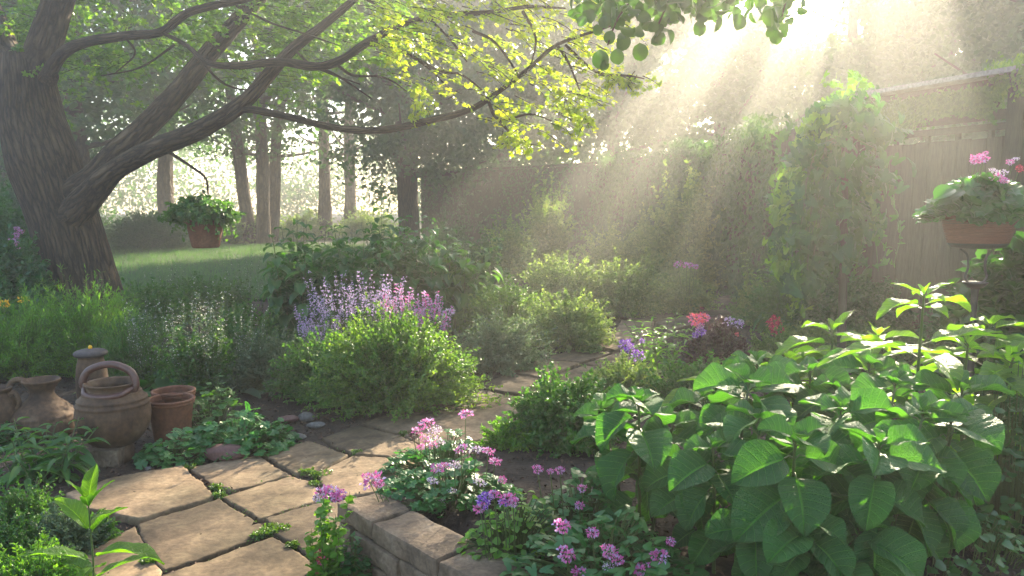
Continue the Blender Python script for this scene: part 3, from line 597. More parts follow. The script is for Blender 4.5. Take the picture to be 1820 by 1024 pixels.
# ------------------------------------------------------------------ trees in the mist
def make_tree(label, H, R, z0, n_cl, per, lsize, tr=.2, stems=1, mat='far_leaf', sy=1., tpl='small', lean=0., clump=1., gaps=None, at=(0, 0, 0)):
    root = empty('misty_tree', (0, 0, 0), 0, label, 'tree')
    ge = Geo(); lfm = Geo(); tips = []
    for s in range(stems):
        a = s*2.1+.4; off = np.array([math.cos(a), math.sin(a), 0])*(.0 if stems == 1 else .28); ln = np.array([math.cos(a)*.25*(stems > 1)+lean, math.sin(a)*.2*(stems > 1), 0])
        ctrl = [off+ln*h*H*.5+np.array([RG.normal()*.05*h*3, RG.normal()*.05*h*3, h*H*.92]) for h in (-.02, .15, .35, .55, .8, 1)]
        p = noisy_tube(ge, ctrl, [tr*1.25, tr, tr*.85, tr*.65, tr*.35, .03], 12, 5, .05)
        nb = int(16/stems)+3
        for k in range(nb):
            h = (k+.5)/nb; i = int((.28+.68*h)*(len(p)-1)); st = p[i]; a2 = k*2.4+s; rr = R*(1-.5*h)*RG.uniform(.7, 1.1)
            e = st+np.array([math.cos(a2)*rr, math.sin(a2)*rr*sy, rr*RG.uniform(.15, .6)]); m_ = st*.5+e*.5+[0, 0, -.08*rr]
            ge2 = noisy_tube(ge, [st, m_, e], [tr*.32*(1-.6*h), tr*.2*(1-.6*h), .015], 6, 4, .08); tips += [ge2[j] for j in range(2, len(ge2))]
    tips = np.array(tips); z0h = z0*H
    # clusters inside an uneven crown envelope, gathered round branch tips
    c = []
    while len(c) < n_cl:
        q = tips[RG.integers(len(tips))]+RG.normal(0, R*.20, 3)*[1, sy, .9] if RG.random() < .65 else np.array([*(RG.normal(0, R*.55, 2)*[1, sy]), RG.uniform(z0h, H)])
        h = (q[2]-z0h)/(H-z0h)
        if h < -.05 or h > 1.04: continue
        env = R*(math.sin(math.pi*min(1, max(.02, h*.86+.12)))**.6)*(1+.22*math.sin(3*math.atan2(q[1], q[0])+5*h+H))
        if math.hypot(q[0], q[1]/sy) > env: continue
        if clump > 1 and c and min(np.linalg.norm(q-k_) for k_ in c) < 1.25: continue
        c.append(q)
    c = np.array(c); n = len(c)*per; cc = np.repeat(c, per, 0)
    sz = np.repeat(RG.uniform(.12, .34, len(c))*clump, per)[:, None]
    if gaps is not None: sz = sz*1.1
    pos = cc+(rnd(n)*sz*[1, 1, .55] if clump == 1 else nrm(rnd(n))*(RG.random((n, 1))**.4)*sz*2.2*[1, 1, .7])
    if gaps is not None:                # leaves cut away along the sun's line to aim light at chosen spots
        sv = np.array(S); k = np.ones(n, bool)
        for (tgt, r_) in gaps:
            w = pos+np.array(at)-tgt; d = w-(w@sv)[:, None]*sv; k &= np.linalg.norm(d, axis=1) > r_*(1+.25*np.sin(w[:, 2]*9))
        for (tgt, r_) in VIEWGAPS:
            vv = nrm(np.array(tgt)-[0, 0, CAM_H]); w = pos+np.array(at)-tgt; d = w-(w@vv)[:, None]*vv; k &= np.linalg.norm(d, axis=1) > r_*(1+.35*np.sin(w[:, 2]*5+w[:, 0]*7))
        pos = pos[k]; n = len(pos)
    leaves(lfm, tpl, pos, rnd(n)*[1, 1, .6]+[0, 0, -.4], rnd(n)*.8+[0, 0, 1], RG.uniform(.6, 1.3, n)*lsize)
    ge.build('trunk', MT['bark'], root); lfm.build('crown', MT[mat], root)
    return root
protoA = make_tree('slender trunk pair', 11, 2.6, .22, 620, 22, .15, .19)
protoB = make_tree('dense round tree', 8.5, 2.6, .16, 950, 26, .14, .24)
protoC = make_tree('three stemmed tree', 9.5, 2.6, .26, 560, 22, .14, .17, stems=3)
protoD = make_tree('tall thin tree', 11.2, 2.0, .40, 380, 22, .14, .17)
GR = 'misty trees beyond the lawn and fence'
def ax(px, Y): return ((px-910)/FPX*Y*1.0, Y, 0)
protoC.location = ax(466, 21.5); protoC.rotation_euler.z = .5; tag(protoC, 'three-stemmed hazy tree beyond the lawn, right of the hanging terracotta pot', 'tree', GR)
protoD.location = ax(579, 23); tag(protoD, 'pale straight trunk in the glow, left one of the two slim trunks', 'tree', GR)
dup(protoD, ax(623, 25), 2.2, (1.05, 1.05, 1.0), 'second pale straight trunk in the glow, nearer the dense dark tree', GR)
protoB.location = ax(727, 18.5); tag(protoB, 'dense dark green tree standing in the mist left of the light shafts', 'tree', GR)
protoA.location = ax(150, 17); protoA.scale = (1.25, 1.25, .98); tag(protoA, 'dark leafy tree in shade directly behind the big furrowed trunk', 'tree', GR)
SPOTS = [(protoB, 20, 20, 1.2, 'dark tree at the far left edge behind the big trunk'), (protoA, 300, 23, 1.1, 'leafy shaded tree above the clipped round shrub'),
 
 (protoB, 1850, 17.5, 1.1, 'large hazy tree over the fence capping at the right'),
 (protoA, 1905, 14.5, .95, 'hazy tree leaning in from the right edge above the fence'),
 (protoC, 2020, 13, 1.0, 'shady tree beyond the fence outside the right edge')]
for i, (p, px, Y, s_, lab) in enumerate(SPOTS):
    dup(p, ax(px, Y), i*1.9+.7, (s_, s_, min(s_, 1.08)), lab, GR)
# openings cut into the crowns to shape the light: (point to be lit, radius)
GAPS = [(P(975, 385, 13), .45), (P(940, 455, 9.8), .28), (P(1075, 515, 7.6), .3), (P(390, 40, 8.5), .5), (P(560, 110, 7.5), .5), (P(650, 30, 7), .5), (P(220, 110, 9.5), .4), (P(100, 20, 8.5), .4), (P(1180, 330, 10), .25), (P(1020, 445, 9.4), .5), (P(1085, 460, 9.6), .17), (P(1155, 480, 9.6), .24), (P(760, 415, 15), .42), (P(850, 425, 14), .26), (P(1300, 500, 9.8), .24), (P(925, 470, 11), .18), (P(690, 410, 17), .3), (P(1225, 500, 9.6), .14),
    (G(640, 790), .40), (G(470, 920), .30), (G(540, 1010), .26), (G(780, 940, .2), .2), (P(720, 560, 4.9), .5), (P(1010, 530, 7), .5), (P(900, 520, 7.5), .38), (P(790, 430, 7.3), .32), (P(560, 410, 7.3), .25), (P(640, 500, 5.6), .3),
    (P(1640, 560, 2.7), .42), (P(1430, 650, 2.8), .36), (P(1100, 710, 2.4), .22), (P(1790, 650, 2.7), .3), (P(1310, 700, 2.4), .2), (P(970, 690, 3.6), .32), (P(790, 770, 3.6), .25), (P(1130, 650, 4.6), .25), (P(1180, 580, 5.4), .2), (P(1260, 590, 5.4), .18),
    (P(740, 90, 5.8), .45), (P(850, 130, 5.65), .45), (P(960, 150, 5.4), .42), (P(920, 230, 5.5), .25), (P(1240, 20, 3.5), .25), (P(300, 60, 7.5), .3), (P(480, 60, 7), .35), (P(150, 30, 7.8), .25),
    (P(1410, 330, 5.9), .22), (P(1470, 190, 5.9), .28), (P(1330, 240, 9.3), .4), (P(1235, 262, 11), .3), (P(1740, 290, 3.5), .2), (P(206, 690, 4.3), .2), (P(350, 560, 5), .25), (P(120, 560, 5.5), .35), (P(366, 380, 6.95), .22), (P(430, 760, 4.4), .26),
    (G(60, 960), .25), (P(260, 220, 8), .25), (G(280, 455), .7), (G(440, 450), .6), (P(1400, 510, 6.5), .25), (P(1560, 600, 4.5), .2), (G(1200, 560), .3), (G(1050, 625), .25), (G(840, 710), .18)]
VIEWGAPS = [(P(975, 385, 13), .45), (P(940, 455, 9.8), .28), (P(1075, 515, 7.6), .3), (P(390, 40, 8.5), .5), (P(560, 110, 7.5), .5), (P(650, 30, 7), .5), (P(220, 110, 9.5), .4), (P(100, 20, 8.5), .4), (P(1180, 330, 10), .25), (P(1458, 20, 21), .8), (P(1400, 60, 21), .35), (P(1350, -20, 21), .4), (P(1520, 50, 21), .3), (P(1700, 90, 21), .25), (P(1740, 40, 21), .2), (P(1240, 60, 21), .22)]
for (X_, Y_, H_, R_, lab) in ((-.2, 22.0, 10.6, 2.3, 'misty round tree right of the dense dark tree, under the yellow sunlit foliage'), (2.7, 21, 11.0, 2.5, 'pale round tree behind the middle of the boundary wall'),
    (5.3, 20.6, 11.2, 2.4, 'washed out round tree under the hanging round-leaved bough'), (8.9, 21.2, 11.2, 2.5, 'bleached tree directly under the sun glow'), (11.6, 21.5, 11.2, 2.5, 'hazy round tree between the sun glow and the fence capping')):
    r_ = make_tree(lab, H_, R_, .12, 1250, 24, .17, .2, gaps=GAPS, at=(X_, Y_, 0)); r_.location = (X_, Y_, 0); r_['group'] = GR  # crowns made tall and dense to block the sun outside the cut openings
# far wood closing the view
def wood():
    ge = Geo(); c = []
    for i in range(1500):
        a = RG.uniform(-1.15, 1.1); r = RG.uniform(36, 50); top = 8+2.5*math.sin(a*9)+1.5*math.sin(a*23)
        if -.47 < a < -.06: top = 4.2+1.5*math.sin(a*30)
        c.append((math.sin(a)*r, math.cos(a)*r, top*RG.random()**.8))
    c = np.repeat(np.array(c), 50, 0); n = len(c)
    leaves(ge, 'tiny', c+rnd(n)*[.9, .9, .6], rnd(n), rnd(n)+[0, 0, 1], RG.uniform(.16, .32, n))
    tag(ge.build('far_wood', MT['far_leaf']), 'faint far off wood dissolving into the morning mist', 'woodland', kind='stuff')
wood()
# ================================================================== PLANT BUILDERS
def mound(n, k, rx, rz, tpl, size, irr=.22, up=.35, t0=.35, low=0., stem_r=.0022, ry=None, bloom=None, nbloom=0):
    """n shoots fanning out of one crown; k leaves on each; returns (foliage, stems, tips)"""
    ry = ry or rx; u = RG.random(n)**.75*(1-low)+low; ph = RG.uniform(0, 2*math.pi, n); p0 = RG.random(4)*6.28
    nz = 1+irr*(.5*np.sin(3*ph+p0[0]+2*u)+.35*np.sin(5*ph-4*u+p0[1])+.3*np.sin(9*ph+7*u+p0[2]))+RG.normal(0, irr*.32, n)
    rr = np.sqrt(np.maximum(0, 1-u*u)); nz *= np.where(RG.random(n) < .35, RG.uniform(.5, .95, n), 1)
    tip = np.stack([rx*rr*np.cos(ph), ry*rr*np.sin(ph), rz*(u*.96+.04)], -1)*nz[:, None]
    base = tip*[.22, .22, 0]+rnd(n)*[rx*.08, rx*.08, 0]; mid = tip*[.62, .62, .72]+rnd(n)*rx*.05; mid[:, 2] += .06*rz
    t = np.linspace(0, 1, 5)[None, :, None]
    path = (1-t)**2*base[:, None]+2*t*(1-t)*mid[:, None]+t*t*tip[:, None]
    st = Geo(); tubes(st, path, np.linspace(stem_r, stem_r*.4, 5)[None], 3)
    tt = t0+(1-t0)*(RG.random((n, k))); T = tt[..., None]
    pos = (1-T)**2*base[:, None]+2*T*(1-T)*mid[:, None]+T*T*tip[:, None]
    tan = nrm(2*(1-T)*(mid-base)[:, None]+2*T*(tip-mid)[:, None])
    dr = tan*.55+RG.normal(size=(n, k, 3))*.6+[0, 0, up]; nr = RG.normal(size=(n, k, 3))*.5+[0, 0, .9]-tan*.15+nrm(tip*[1, 1, .5])[:, None]*.4
    lf = Geo(); leaves(lf, tpl, pos.reshape(-1, 3), dr.reshape(-1, 3), nr.reshape(-1, 3), RG.uniform(.6, 1.25, n*k)*size)
    return lf, st, tip
def flower_mesh(name, r, n, psize, mats, squash=.7, tpl='petal'):
    ge = Geo(); d = nrm(rnd(n)+[0, 0, .45]); pos = d*r*RG.uniform(.55, 1.0, (n, 1))*[1, 1, squash]
    m = RG.integers(0, len(mats), n)
    for i in range(len(mats)):
        k = m == i; leaves(ge, tpl, pos[k], d[k]+rnd(k.sum())*.6, rnd(k.sum())+[0, 0, 1], RG.uniform(.7, 1.2, k.sum())*psize, i)
    o = ge.build(name, [MT[x] for x in mats]); return o.data, o
FM = {}
def fl(key):
    spec = dict(pinkball=(.021, 90, .011, ['pink', 'pink', 'lilac']), pinkumbel=(.026, 80, .011, ['pink', 'lilac', 'pink'], .45), pale=(.026, 60, .010, ['lilac', 'white', 'lilac'], .4),
                purple=(.030, 90, .015, ['purple', 'purple', 'lilac']), crimson=(.045, 130, .022, ['crimson', 'crimson', 'coral'], 1.2), coral=(.05, 60, .034, ['coral', 'pink', 'coral']),
                pinkbig=(.035, 110, .016, ['pink', 'pink', 'lilac'], .6), lilacbit=(.02, 40, .012, ['lilac', 'lavender']), yellow=(.026, 45, .022, ['yellow'], .6), spent=(.02, 50, .014, ['spent']),
                pinkfar=(.05, 80, .022, ['pink', 'lilac'], .6), white=(.012, 16, .010, ['white']))[key]
    if key not in FM:
        d, o = flower_mesh('flower_head', *spec[:4], *(spec[4:5] or ())); bpy.data.objects.remove(o); FM[key] = d
    return FM[key]
def head(root, key, loc, s=1., label=None):
    o = bpy.data.objects.new('flower_head', fl(key)); COL.objects.link(o); o.parent = root; o.location = loc
    o.rotation_euler = (RG.normal()*.3, RG.normal()*.3, RG.random()*6.28); o.scale = (s,)*3
    if label: o['label'] = label
    return o
def plant(name, loc, lf, st, lmat, label, cat, rz=0, group=None, smat='stem'):
    r = empty(name, loc, rz, label, cat, group); lf.build('foliage', MT[lmat], r)
    if st is not None and st.n: st.build('stem', MT[smat], r)
    return r
def bed(px, py): q = G(px, py); z = gz(q[0], q[1]); q = G(px, py, z); return np.array([q[0], q[1], z-.01])
def pxw(px, loc): return px/FPX*loc[1]
def bush(name, cx, base, hw, top, n, k, tpl, size, mat, label, cat='shrub', z=None, depth=None, group=None, irr=.22, **kw):
    """place a shrub by where its foot stands; width and height follow from its distance"""
    loc = bed(cx, base) if depth is None else np.array([*ax(cx, depth)])
    rx = pxw(hw, loc); rz = (P(cx, top, loc[1])[2]-loc[2])*.88
    lf, st, tip = mound(n, k, rx, rz, tpl, size, irr, ry=kw.pop('ry', rx*.85), **kw)
    return plant(name, loc, lf, st, mat, label, cat, RG.random()*0, group), tip, loc
def spikes(n, r0, H, lean, k, tpl, size, mat_i=0, h_var=.25, leaf_t=(.05, .7), fl_t=(.72, 1.), fk=0, fsize=.01, stem_r=.002, fmats=1, lout=.5, whorl=False):
    """upright stems; returns foliage, stems, blooms geo"""
    a = RG.uniform(0, 6.28, n); rr = r0*np.sqrt(RG.random(n)); base = np.stack([rr*np.cos(a), rr*np.sin(a), np.zeros(n)], -1)
    h = H*RG.uniform(1-h_var, 1.03, n); out = base/max(r0, 1e-6)
    tip = base+out*lean*h[:, None]+rnd(n)*[.05, .05, 0]*h[:, None]; tip[:, 2] = h
    mid = base*.6+tip*.4; mid[:, 2] = h*.55; t = np.linspace(0, 1, 6)[None, :, None]
    path = (1-t)**2*base[:, None]+2*t*(1-t)*mid[:, None]+t*t*tip[:, None]
    st = Geo(); tubes(st, path, np.linspace(stem_r, stem_r*.4, 6)[None], 3)
    def at(T): return (1-T)**2*base[:, None]+2*T*(1-T)*mid[:, None]+T*T*tip[:, None]
    lf = Geo(); T = RG.uniform(*leaf_t, (n, k))[..., None]; pos = at(T); dr = RG.normal(size=(n, k, 3))*[1, 1, .3]*lout*1.6+[0, 0, .6]
    leaves(lf, tpl, pos.reshape(-1, 3), dr.reshape(-1, 3), (rnd(n*k)*.4+[0, 0, 1]), RG.uniform(.6, 1.2, n*k)*size)
    bl = [Geo() for _ in range(n)]
    if fk:
        T = RG.uniform(*fl_t, (n, fk))
        if whorl: T = np.round(T*22)/22+RG.normal(0, .004, T.shape)
        T = T[..., None]; pos = at(T); d = RG.normal(size=(n, fk, 3))*[1, 1, .5]; w = (1.15-(T-fl_t[0])/(fl_t[1]-fl_t[0]))
        pos = pos+nrm(d)*fsize*.7*w
        for q in range(n):
            m = RG.integers(0, fmats, fk)
            for i in range(fmats):
                kk = m == i; leaves(bl[q], 'petal', pos[q][kk], (d[q]+[0, 0, .5])[kk], rnd(kk.sum()), RG.uniform(.6, 1.2, kk.sum())*fsize, i)
    return lf, st, bl, tip
def leafy(n, r0, H, lean, nodes, tpl, size, h_var=.25, droop=.2, t0=.15, side=0, stem_r=.004, base_size=1.0, sh=None):
    """stems carrying opposite pairs of big leaves, each pair turned a quarter; smaller towards the tip"""
    a = RG.uniform(0, 6.28, n); rr = r0*np.sqrt(RG.random(n)); base = np.stack([rr*np.cos(a), rr*np.sin(a), np.zeros(n)], -1)
    h = (H*RG.uniform(1-h_var, 1.0, n)) if sh is None else np.array(sh); out = base/max(r0, 1e-6)
    tip = base+out*lean*h[:, None]+rnd(n)*[.04, .04, 0]; tip[:, 2] = h; mid = base*.6+tip*.4; mid[:, 2] = h*.55
    t = np.linspace(0, 1, 7)[None, :, None]; path = (1-t)**2*base[:, None]+2*t*(1-t)*mid[:, None]+t*t*tip[:, None]
    st = Geo(); tubes(st, path, np.linspace(stem_r, stem_r*.45, 7)[None], 5)
    lf = Geo(); ph = RG.random(n)*6.28; petr = []; petp = []
    for j in range(nodes):
        f = (j+.5)/nodes; T = t0+(1-t0)*f; s = size*(base_size*(1-f)**.55*1.15+.28) if f > .35 else size*base_size*(.85+.4*f)
        p = (1-T)**2*base+2*T*(1-T)*mid+T*T*tip
        for q in (0, 1) if not side else (0, 1, 2):
            an = ph+j*1.57+q*(math.pi if not side else 2.1)+RG.normal(0, .25, n); el = (.9*f-.35)+RG.normal(0, .18, n)+droop*-.5
            d = np.stack([np.cos(an)*np.cos(el), np.sin(an)*np.cos(el), np.sin(el)], -1)
            pet = p+d*s*.16; petp.append(np.stack([p, pet], 1))
            leaves(lf, tpl, pet, d+[0, 0, -droop*.4], np.stack([-np.cos(an)*np.sin(el)*1., -np.sin(an)*np.sin(el), np.cos(el)], -1)+rnd(n)*.18, s*RG.uniform(.8, 1.15, n))
    tubes(st, np.concatenate(petp), stem_r*.4, 4)
    return lf, st, tip
# ================================================================== GARDEN PLANTS
HG = 'low clipped herb mounds beside the path'
# -- front green-gold mound with lavender behind
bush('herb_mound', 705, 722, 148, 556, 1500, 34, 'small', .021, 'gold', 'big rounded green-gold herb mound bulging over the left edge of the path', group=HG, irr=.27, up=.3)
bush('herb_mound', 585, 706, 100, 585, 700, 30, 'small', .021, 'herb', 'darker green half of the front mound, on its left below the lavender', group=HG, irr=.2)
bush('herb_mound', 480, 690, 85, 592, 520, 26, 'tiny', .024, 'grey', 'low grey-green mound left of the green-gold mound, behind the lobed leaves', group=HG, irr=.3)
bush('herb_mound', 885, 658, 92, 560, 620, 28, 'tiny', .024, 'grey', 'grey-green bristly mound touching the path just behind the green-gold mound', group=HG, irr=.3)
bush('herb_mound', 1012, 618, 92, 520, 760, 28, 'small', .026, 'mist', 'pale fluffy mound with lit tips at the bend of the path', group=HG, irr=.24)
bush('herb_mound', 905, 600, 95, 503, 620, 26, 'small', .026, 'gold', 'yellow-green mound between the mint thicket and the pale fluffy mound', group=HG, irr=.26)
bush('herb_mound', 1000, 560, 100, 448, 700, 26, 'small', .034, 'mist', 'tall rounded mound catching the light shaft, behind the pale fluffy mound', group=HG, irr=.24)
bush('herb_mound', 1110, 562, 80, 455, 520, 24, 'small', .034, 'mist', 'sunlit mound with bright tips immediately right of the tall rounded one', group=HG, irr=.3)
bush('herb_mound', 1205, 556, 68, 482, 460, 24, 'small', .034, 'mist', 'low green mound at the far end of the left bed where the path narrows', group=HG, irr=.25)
def lav(cx, base, r, top, n, label, mats, mset, depth_z=0, fk=34, lean=.25, name='lavender', fsize=.014, ft=(.70, 1.), rz=0, loc=None):
    loc = bed(cx, base) if loc is None else loc; H = P(cx, top, loc[1])[2]-loc[2]
    lf, st, bl, tip = spikes(n, pxw(r, loc), H, lean, 16, 'needle', .035, fl_t=ft, fk=fk, fsize=fsize, fmats=len(mats), whorl=True, h_var=.28)
    p = plant(name, loc, lf, st, mset, label, 'lavender' if name == 'lavender' else 'flower'); [b_.build('flower_spike', [MT[m] for m in mats], p) for b_ in bl]; return p
lav(632, 668, 50, 484, 66, 'clump of pale mauve lavender spikes rising behind the green-gold mound', ['lavender', 'lilac', 'lavender'], 'grey')
lav(575, 672, 26, 545, 36, 'small lavender tuft on the left flank of the big lavender clump', ['lavender', 'lilac'], 'grey')
for (cx, base, top, r, n, lab) in ((728, 655, 508, 11, 12, 'pink flower spike cluster just right of the mauve lavender'), (772, 650, 515, 14, 12, 'pink flower spike group on the right of the lavender, above the dark mint'), (690, 652, 500, 8, 8, 'slim lilac spikes between lavender and pink flower spikes')):
    loc = bed(cx, base); lav(cx, base, r, top, n, lab, ['lilac', 'pink', 'lilac'], 'herb', name='pink_flower', fk=70, lean=.15, fsize=.018, ft=(.62, 1.), loc=loc)
p = empty('star_flower', bed(800, 640), 0, 'single pale lilac bloom on a thin stalk at the right of the pink spikes', 'flower')
ge = Geo(); h_ = P(800, 552, p.location[1])[2]; tubes(ge, np.array([[[0, 0, 0], [.01, 0, h_*.5], [0, 0, h_]]]), .003, 4); ge.build('stem', MT['stem'], p); head(p, 'pale', (0, 0, h_), 1.6)
# -- mint / dark thicket behind
MG = 'tall dark leafed mint plants behind the lavender'
def thicket(cx, base, hw, top, n, label, nodes=9, size=.15, mat='dark_leaf', tpl='dent', lean=.22, group=None, name='mint_plant', cat='plant', sh=None, droop=.3, hv=.45):
    loc = bed(cx, base); H = P(cx, top, loc[1])[2]-loc[2]
    lf, st, tip = leafy(n, pxw(hw, loc)*.72, H, lean, nodes, tpl, size, hv, droop, sh=sh)
    return plant(name, loc, lf, st, mat, label, cat, 0, group), loc, H
thicket(535, 615, 62, 384, 40, 'dark mint plant at the left end of the thicket, above the lawn edge', group=MG)
thicket(650, 612, 70, 398, 46, 'broad middle mint plant directly behind the lavender clump', group=MG)
thicket(745, 600, 74, 374, 50, 'tallest bushy mint plant behind the pink flower spikes', group=MG)
thicket(815, 590, 52, 418, 30, 'right-hand mint plant with yellowish leaf tips beside the yellow-green mound', group=MG, mat='herb')
loc = bed(684, 605); H = P(684, 348, loc[1])[2]; lf, st, tip = leafy(1, .01, H, .0, 11, 'dent', .15, 0, .25, t0=.3)
plant('mint_plant', loc, lf, st, 'dark_leaf', 'single tall mint leader standing well above the thicket', 'plant', 0, MG)
# -- bushes further back in the mist
BG = 'misty shrubs in the far bed'
def far(cx, base, hw, top, label, mat='mist', n=420, k=20, size=.05, irr=.3, tpl='small', up=.3, group=BG):
    bush('misty_shrub', cx, base, hw, top, n, k, tpl, size, mat, label, group=group, irr=irr, up=up)
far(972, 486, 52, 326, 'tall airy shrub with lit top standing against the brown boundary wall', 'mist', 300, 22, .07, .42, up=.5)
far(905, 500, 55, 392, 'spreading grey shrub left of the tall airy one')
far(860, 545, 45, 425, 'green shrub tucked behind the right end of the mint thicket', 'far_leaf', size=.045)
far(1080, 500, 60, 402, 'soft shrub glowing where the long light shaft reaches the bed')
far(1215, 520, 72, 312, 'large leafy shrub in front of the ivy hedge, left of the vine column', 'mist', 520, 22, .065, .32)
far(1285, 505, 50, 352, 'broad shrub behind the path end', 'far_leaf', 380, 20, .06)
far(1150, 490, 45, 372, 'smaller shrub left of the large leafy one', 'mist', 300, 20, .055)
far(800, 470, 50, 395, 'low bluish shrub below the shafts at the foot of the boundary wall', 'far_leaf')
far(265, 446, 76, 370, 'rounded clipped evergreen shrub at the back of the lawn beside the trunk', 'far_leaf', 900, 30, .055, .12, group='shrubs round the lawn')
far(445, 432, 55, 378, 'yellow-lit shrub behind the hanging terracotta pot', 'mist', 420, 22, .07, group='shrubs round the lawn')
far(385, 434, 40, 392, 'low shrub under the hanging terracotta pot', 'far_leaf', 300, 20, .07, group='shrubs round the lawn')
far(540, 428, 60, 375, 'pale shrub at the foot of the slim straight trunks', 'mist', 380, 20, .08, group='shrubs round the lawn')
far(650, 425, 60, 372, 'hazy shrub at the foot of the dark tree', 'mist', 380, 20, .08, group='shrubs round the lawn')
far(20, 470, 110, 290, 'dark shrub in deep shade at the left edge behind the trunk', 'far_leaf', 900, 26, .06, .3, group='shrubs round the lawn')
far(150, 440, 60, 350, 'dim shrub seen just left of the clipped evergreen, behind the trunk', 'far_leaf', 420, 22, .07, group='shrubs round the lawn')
# -- left bed
LG = 'feathery bright green herbs in the left bed'
bush('feathery_herb', 45, 668, 120, 528, 900, 26, 'needle', .035, 'lime_s', 'feathery yellow-green herb at the left edge under the yellow flowers', group=LG, irr=.3, up=.5)
bush('feathery_herb', 165, 662, 95, 502, 900, 26, 'needle', .036, 'lime_s', 'feathery bright herb at the foot of the furrowed trunk', group=LG, irr=.3, up=.5)
bush('feathery_herb', 235, 690, 75, 560, 620, 24, 'needle', .034, 'herb', 'darker feathery herb behind the round urn', group=LG, irr=.3, up=.5)
bush('leafy_shrub', 40, 585, 105, 425, 700, 20, 'ovate', .055, 'dark_leaf', 'dark leafy shrub left of the trunk carrying the pink flower', group=None, irr=.3)
bush('leafy_shrub', 15, 540, 70, 320, 420, 18, 'ovate', .06, 'dark_leaf', 'tall dark shrub filling the left edge beside the leaning trunk', group=None, irr=.3)
bush('leafy_shrub', 370, 560, 80, 490, 520, 22, 'small', .03, 'herb', 'low soft shrub between the trunk and the mint thicket', irr=.3)
bush('leafy_shrub', 270, 590, 70, 505, 520, 22, 'small', .032, 'herb', 'low green shrub to the right of the trunk foot', irr=.35)
bush('leafy_shrub', 440, 640, 70, 545, 460, 22, 'small', .028, 'herb', 'small green shrub behind the grey-green mound near the silver spikes', irr=.35)
bush('leafy_shrub', 350, 700, 70, 585, 420, 20, 'small', .030, 'herb', 'green undergrowth right behind the small terracotta pot', irr=.35)
p = empty('pink_spike', bed(38, 560), 0, 'pink flower spike above the dark leafy shrub at the left edge', 'flower')
h_ = P(38, 405, p.location[1])[2]; ge = Geo(); tubes(ge, np.array([[[0, 0, 0], [.02, 0, h_*.5], [0, 0, h_]]]), .004, 4); ge.build('stem', MT['stem'], p)
for q in range(7): head(p, 'pinkfar', (RG.normal()*.02, 0, h_-q*.032), .75-.04*abs(q-4))
for (cx, cy_, lab) in ((48, 532, 'yellow bloom on the right of the pair above the feathery herb'), (15, 537, 'yellow bloom on the left of the pair above the feathery herb')):
    p = empty('yellow_flower', bed(cx, 640), 0, lab, 'flower', 'pair of yellow flowers at the left edge'); h_ = P(cx, cy_, p.location[1])[2]
    ge = Geo(); tubes(ge, np.array([[[0, 0, 0], [.01, 0, h_*.5], [0, 0, h_]]]), .003, 4); ge.build('stem', MT['stem'], p); head(p, 'yellow', (0, 0, h_), 1.25)
# silver-flowered spikes
def silver(cx, base, r, top, n, label, lean=.2, fk=46):
    loc = bed(cx, base); H = P(cx, top, loc[1])[2]-loc[2]
    lf, st, bl, tip = spikes(n, pxw(r, loc), H, lean, 40, 'small', .024, fl_t=(.35, 1.), fk=fk, fsize=.009, fmats=2, whorl=True, h_var=.3, leaf_t=(.02, .85), lout=.7)
    p = plant('sage_plant', loc, lf, st, 'grey', label, 'plant', 0, 'silvery flowering sage behind the pots'); [b_.build('flower_spike', [MT['white'], MT['grey']], p) for b_ in bl]
silver(360, 705, 42, 500, 34, 'tall silvery sage with white-dotted spikes behind the small terracotta pot')
silver(275, 700, 34, 520, 22, 'silvery sage spikes directly behind the round urn')
silver(425, 690, 28, 530, 18, 'thin leaning silvery sage beside the grey-green mound', .3)
silver(445, 560, 22, 445, 12, 'distant silvery spikes at the lawn edge left of the mint thicket', .35)
silver(300, 560, 26, 470, 14, 'sparse silvery spikes at the lawn edge near the trunk', .3)
# large pale leaves low behind urn
def rosette(cx, base, n, size, tpl, mat, label, name='leafy_plant', elev=(.2, 1.0), group=None, z=0, cat='plant', jitter=.02):
    loc = bed(cx, base); a = np.arange(n)*2.4+RG.normal(0, .2, n); el = RG.uniform(*elev, n)
    d = np.stack([np.cos(a)*np.cos(el), np.sin(a)*np.cos(el), np.sin(el)], -1); L = size*RG.uniform(.7, 1.15, n)
    pet = np.stack([np.zeros((n, 3))+[0, 0, z], np.zeros((n, 3))+[0, 0, z]+d*L[:, None]*.25, d*L[:, None]*.5+[0, 0, z]], 1)+0
    st = Geo(); tubes(st, pet, .0025, 4); lf = Geo()
    leaves(lf, tpl, pet[:, 2], d, np.stack([-np.cos(a)*np.sin(el), -np.sin(a)*np.sin(el), np.cos(el)], -1)+rnd(n)*.15, L)
    return plant(name, loc, lf, st, mat, label, cat, 0, group)
rosette(305, 720, 12, .16, 'lin', 'dark_leaf', 'broad rounded leaves sprouting between urn and silvery sage'); rosette(250, 700, 9, .18, 'lin', 'dark_leaf', 'broad dark leaves low behind the ring handle of the urn')
rosette(410, 700, 10, .15, 'ovate', 'grey', 'pale veined leaves low beside the grey-green mound')
rosette(235, 570, 9, .2, 'lin', 'lime_s', 'lime green leaves beside the trunk foot', elev=(.6, 1.3))
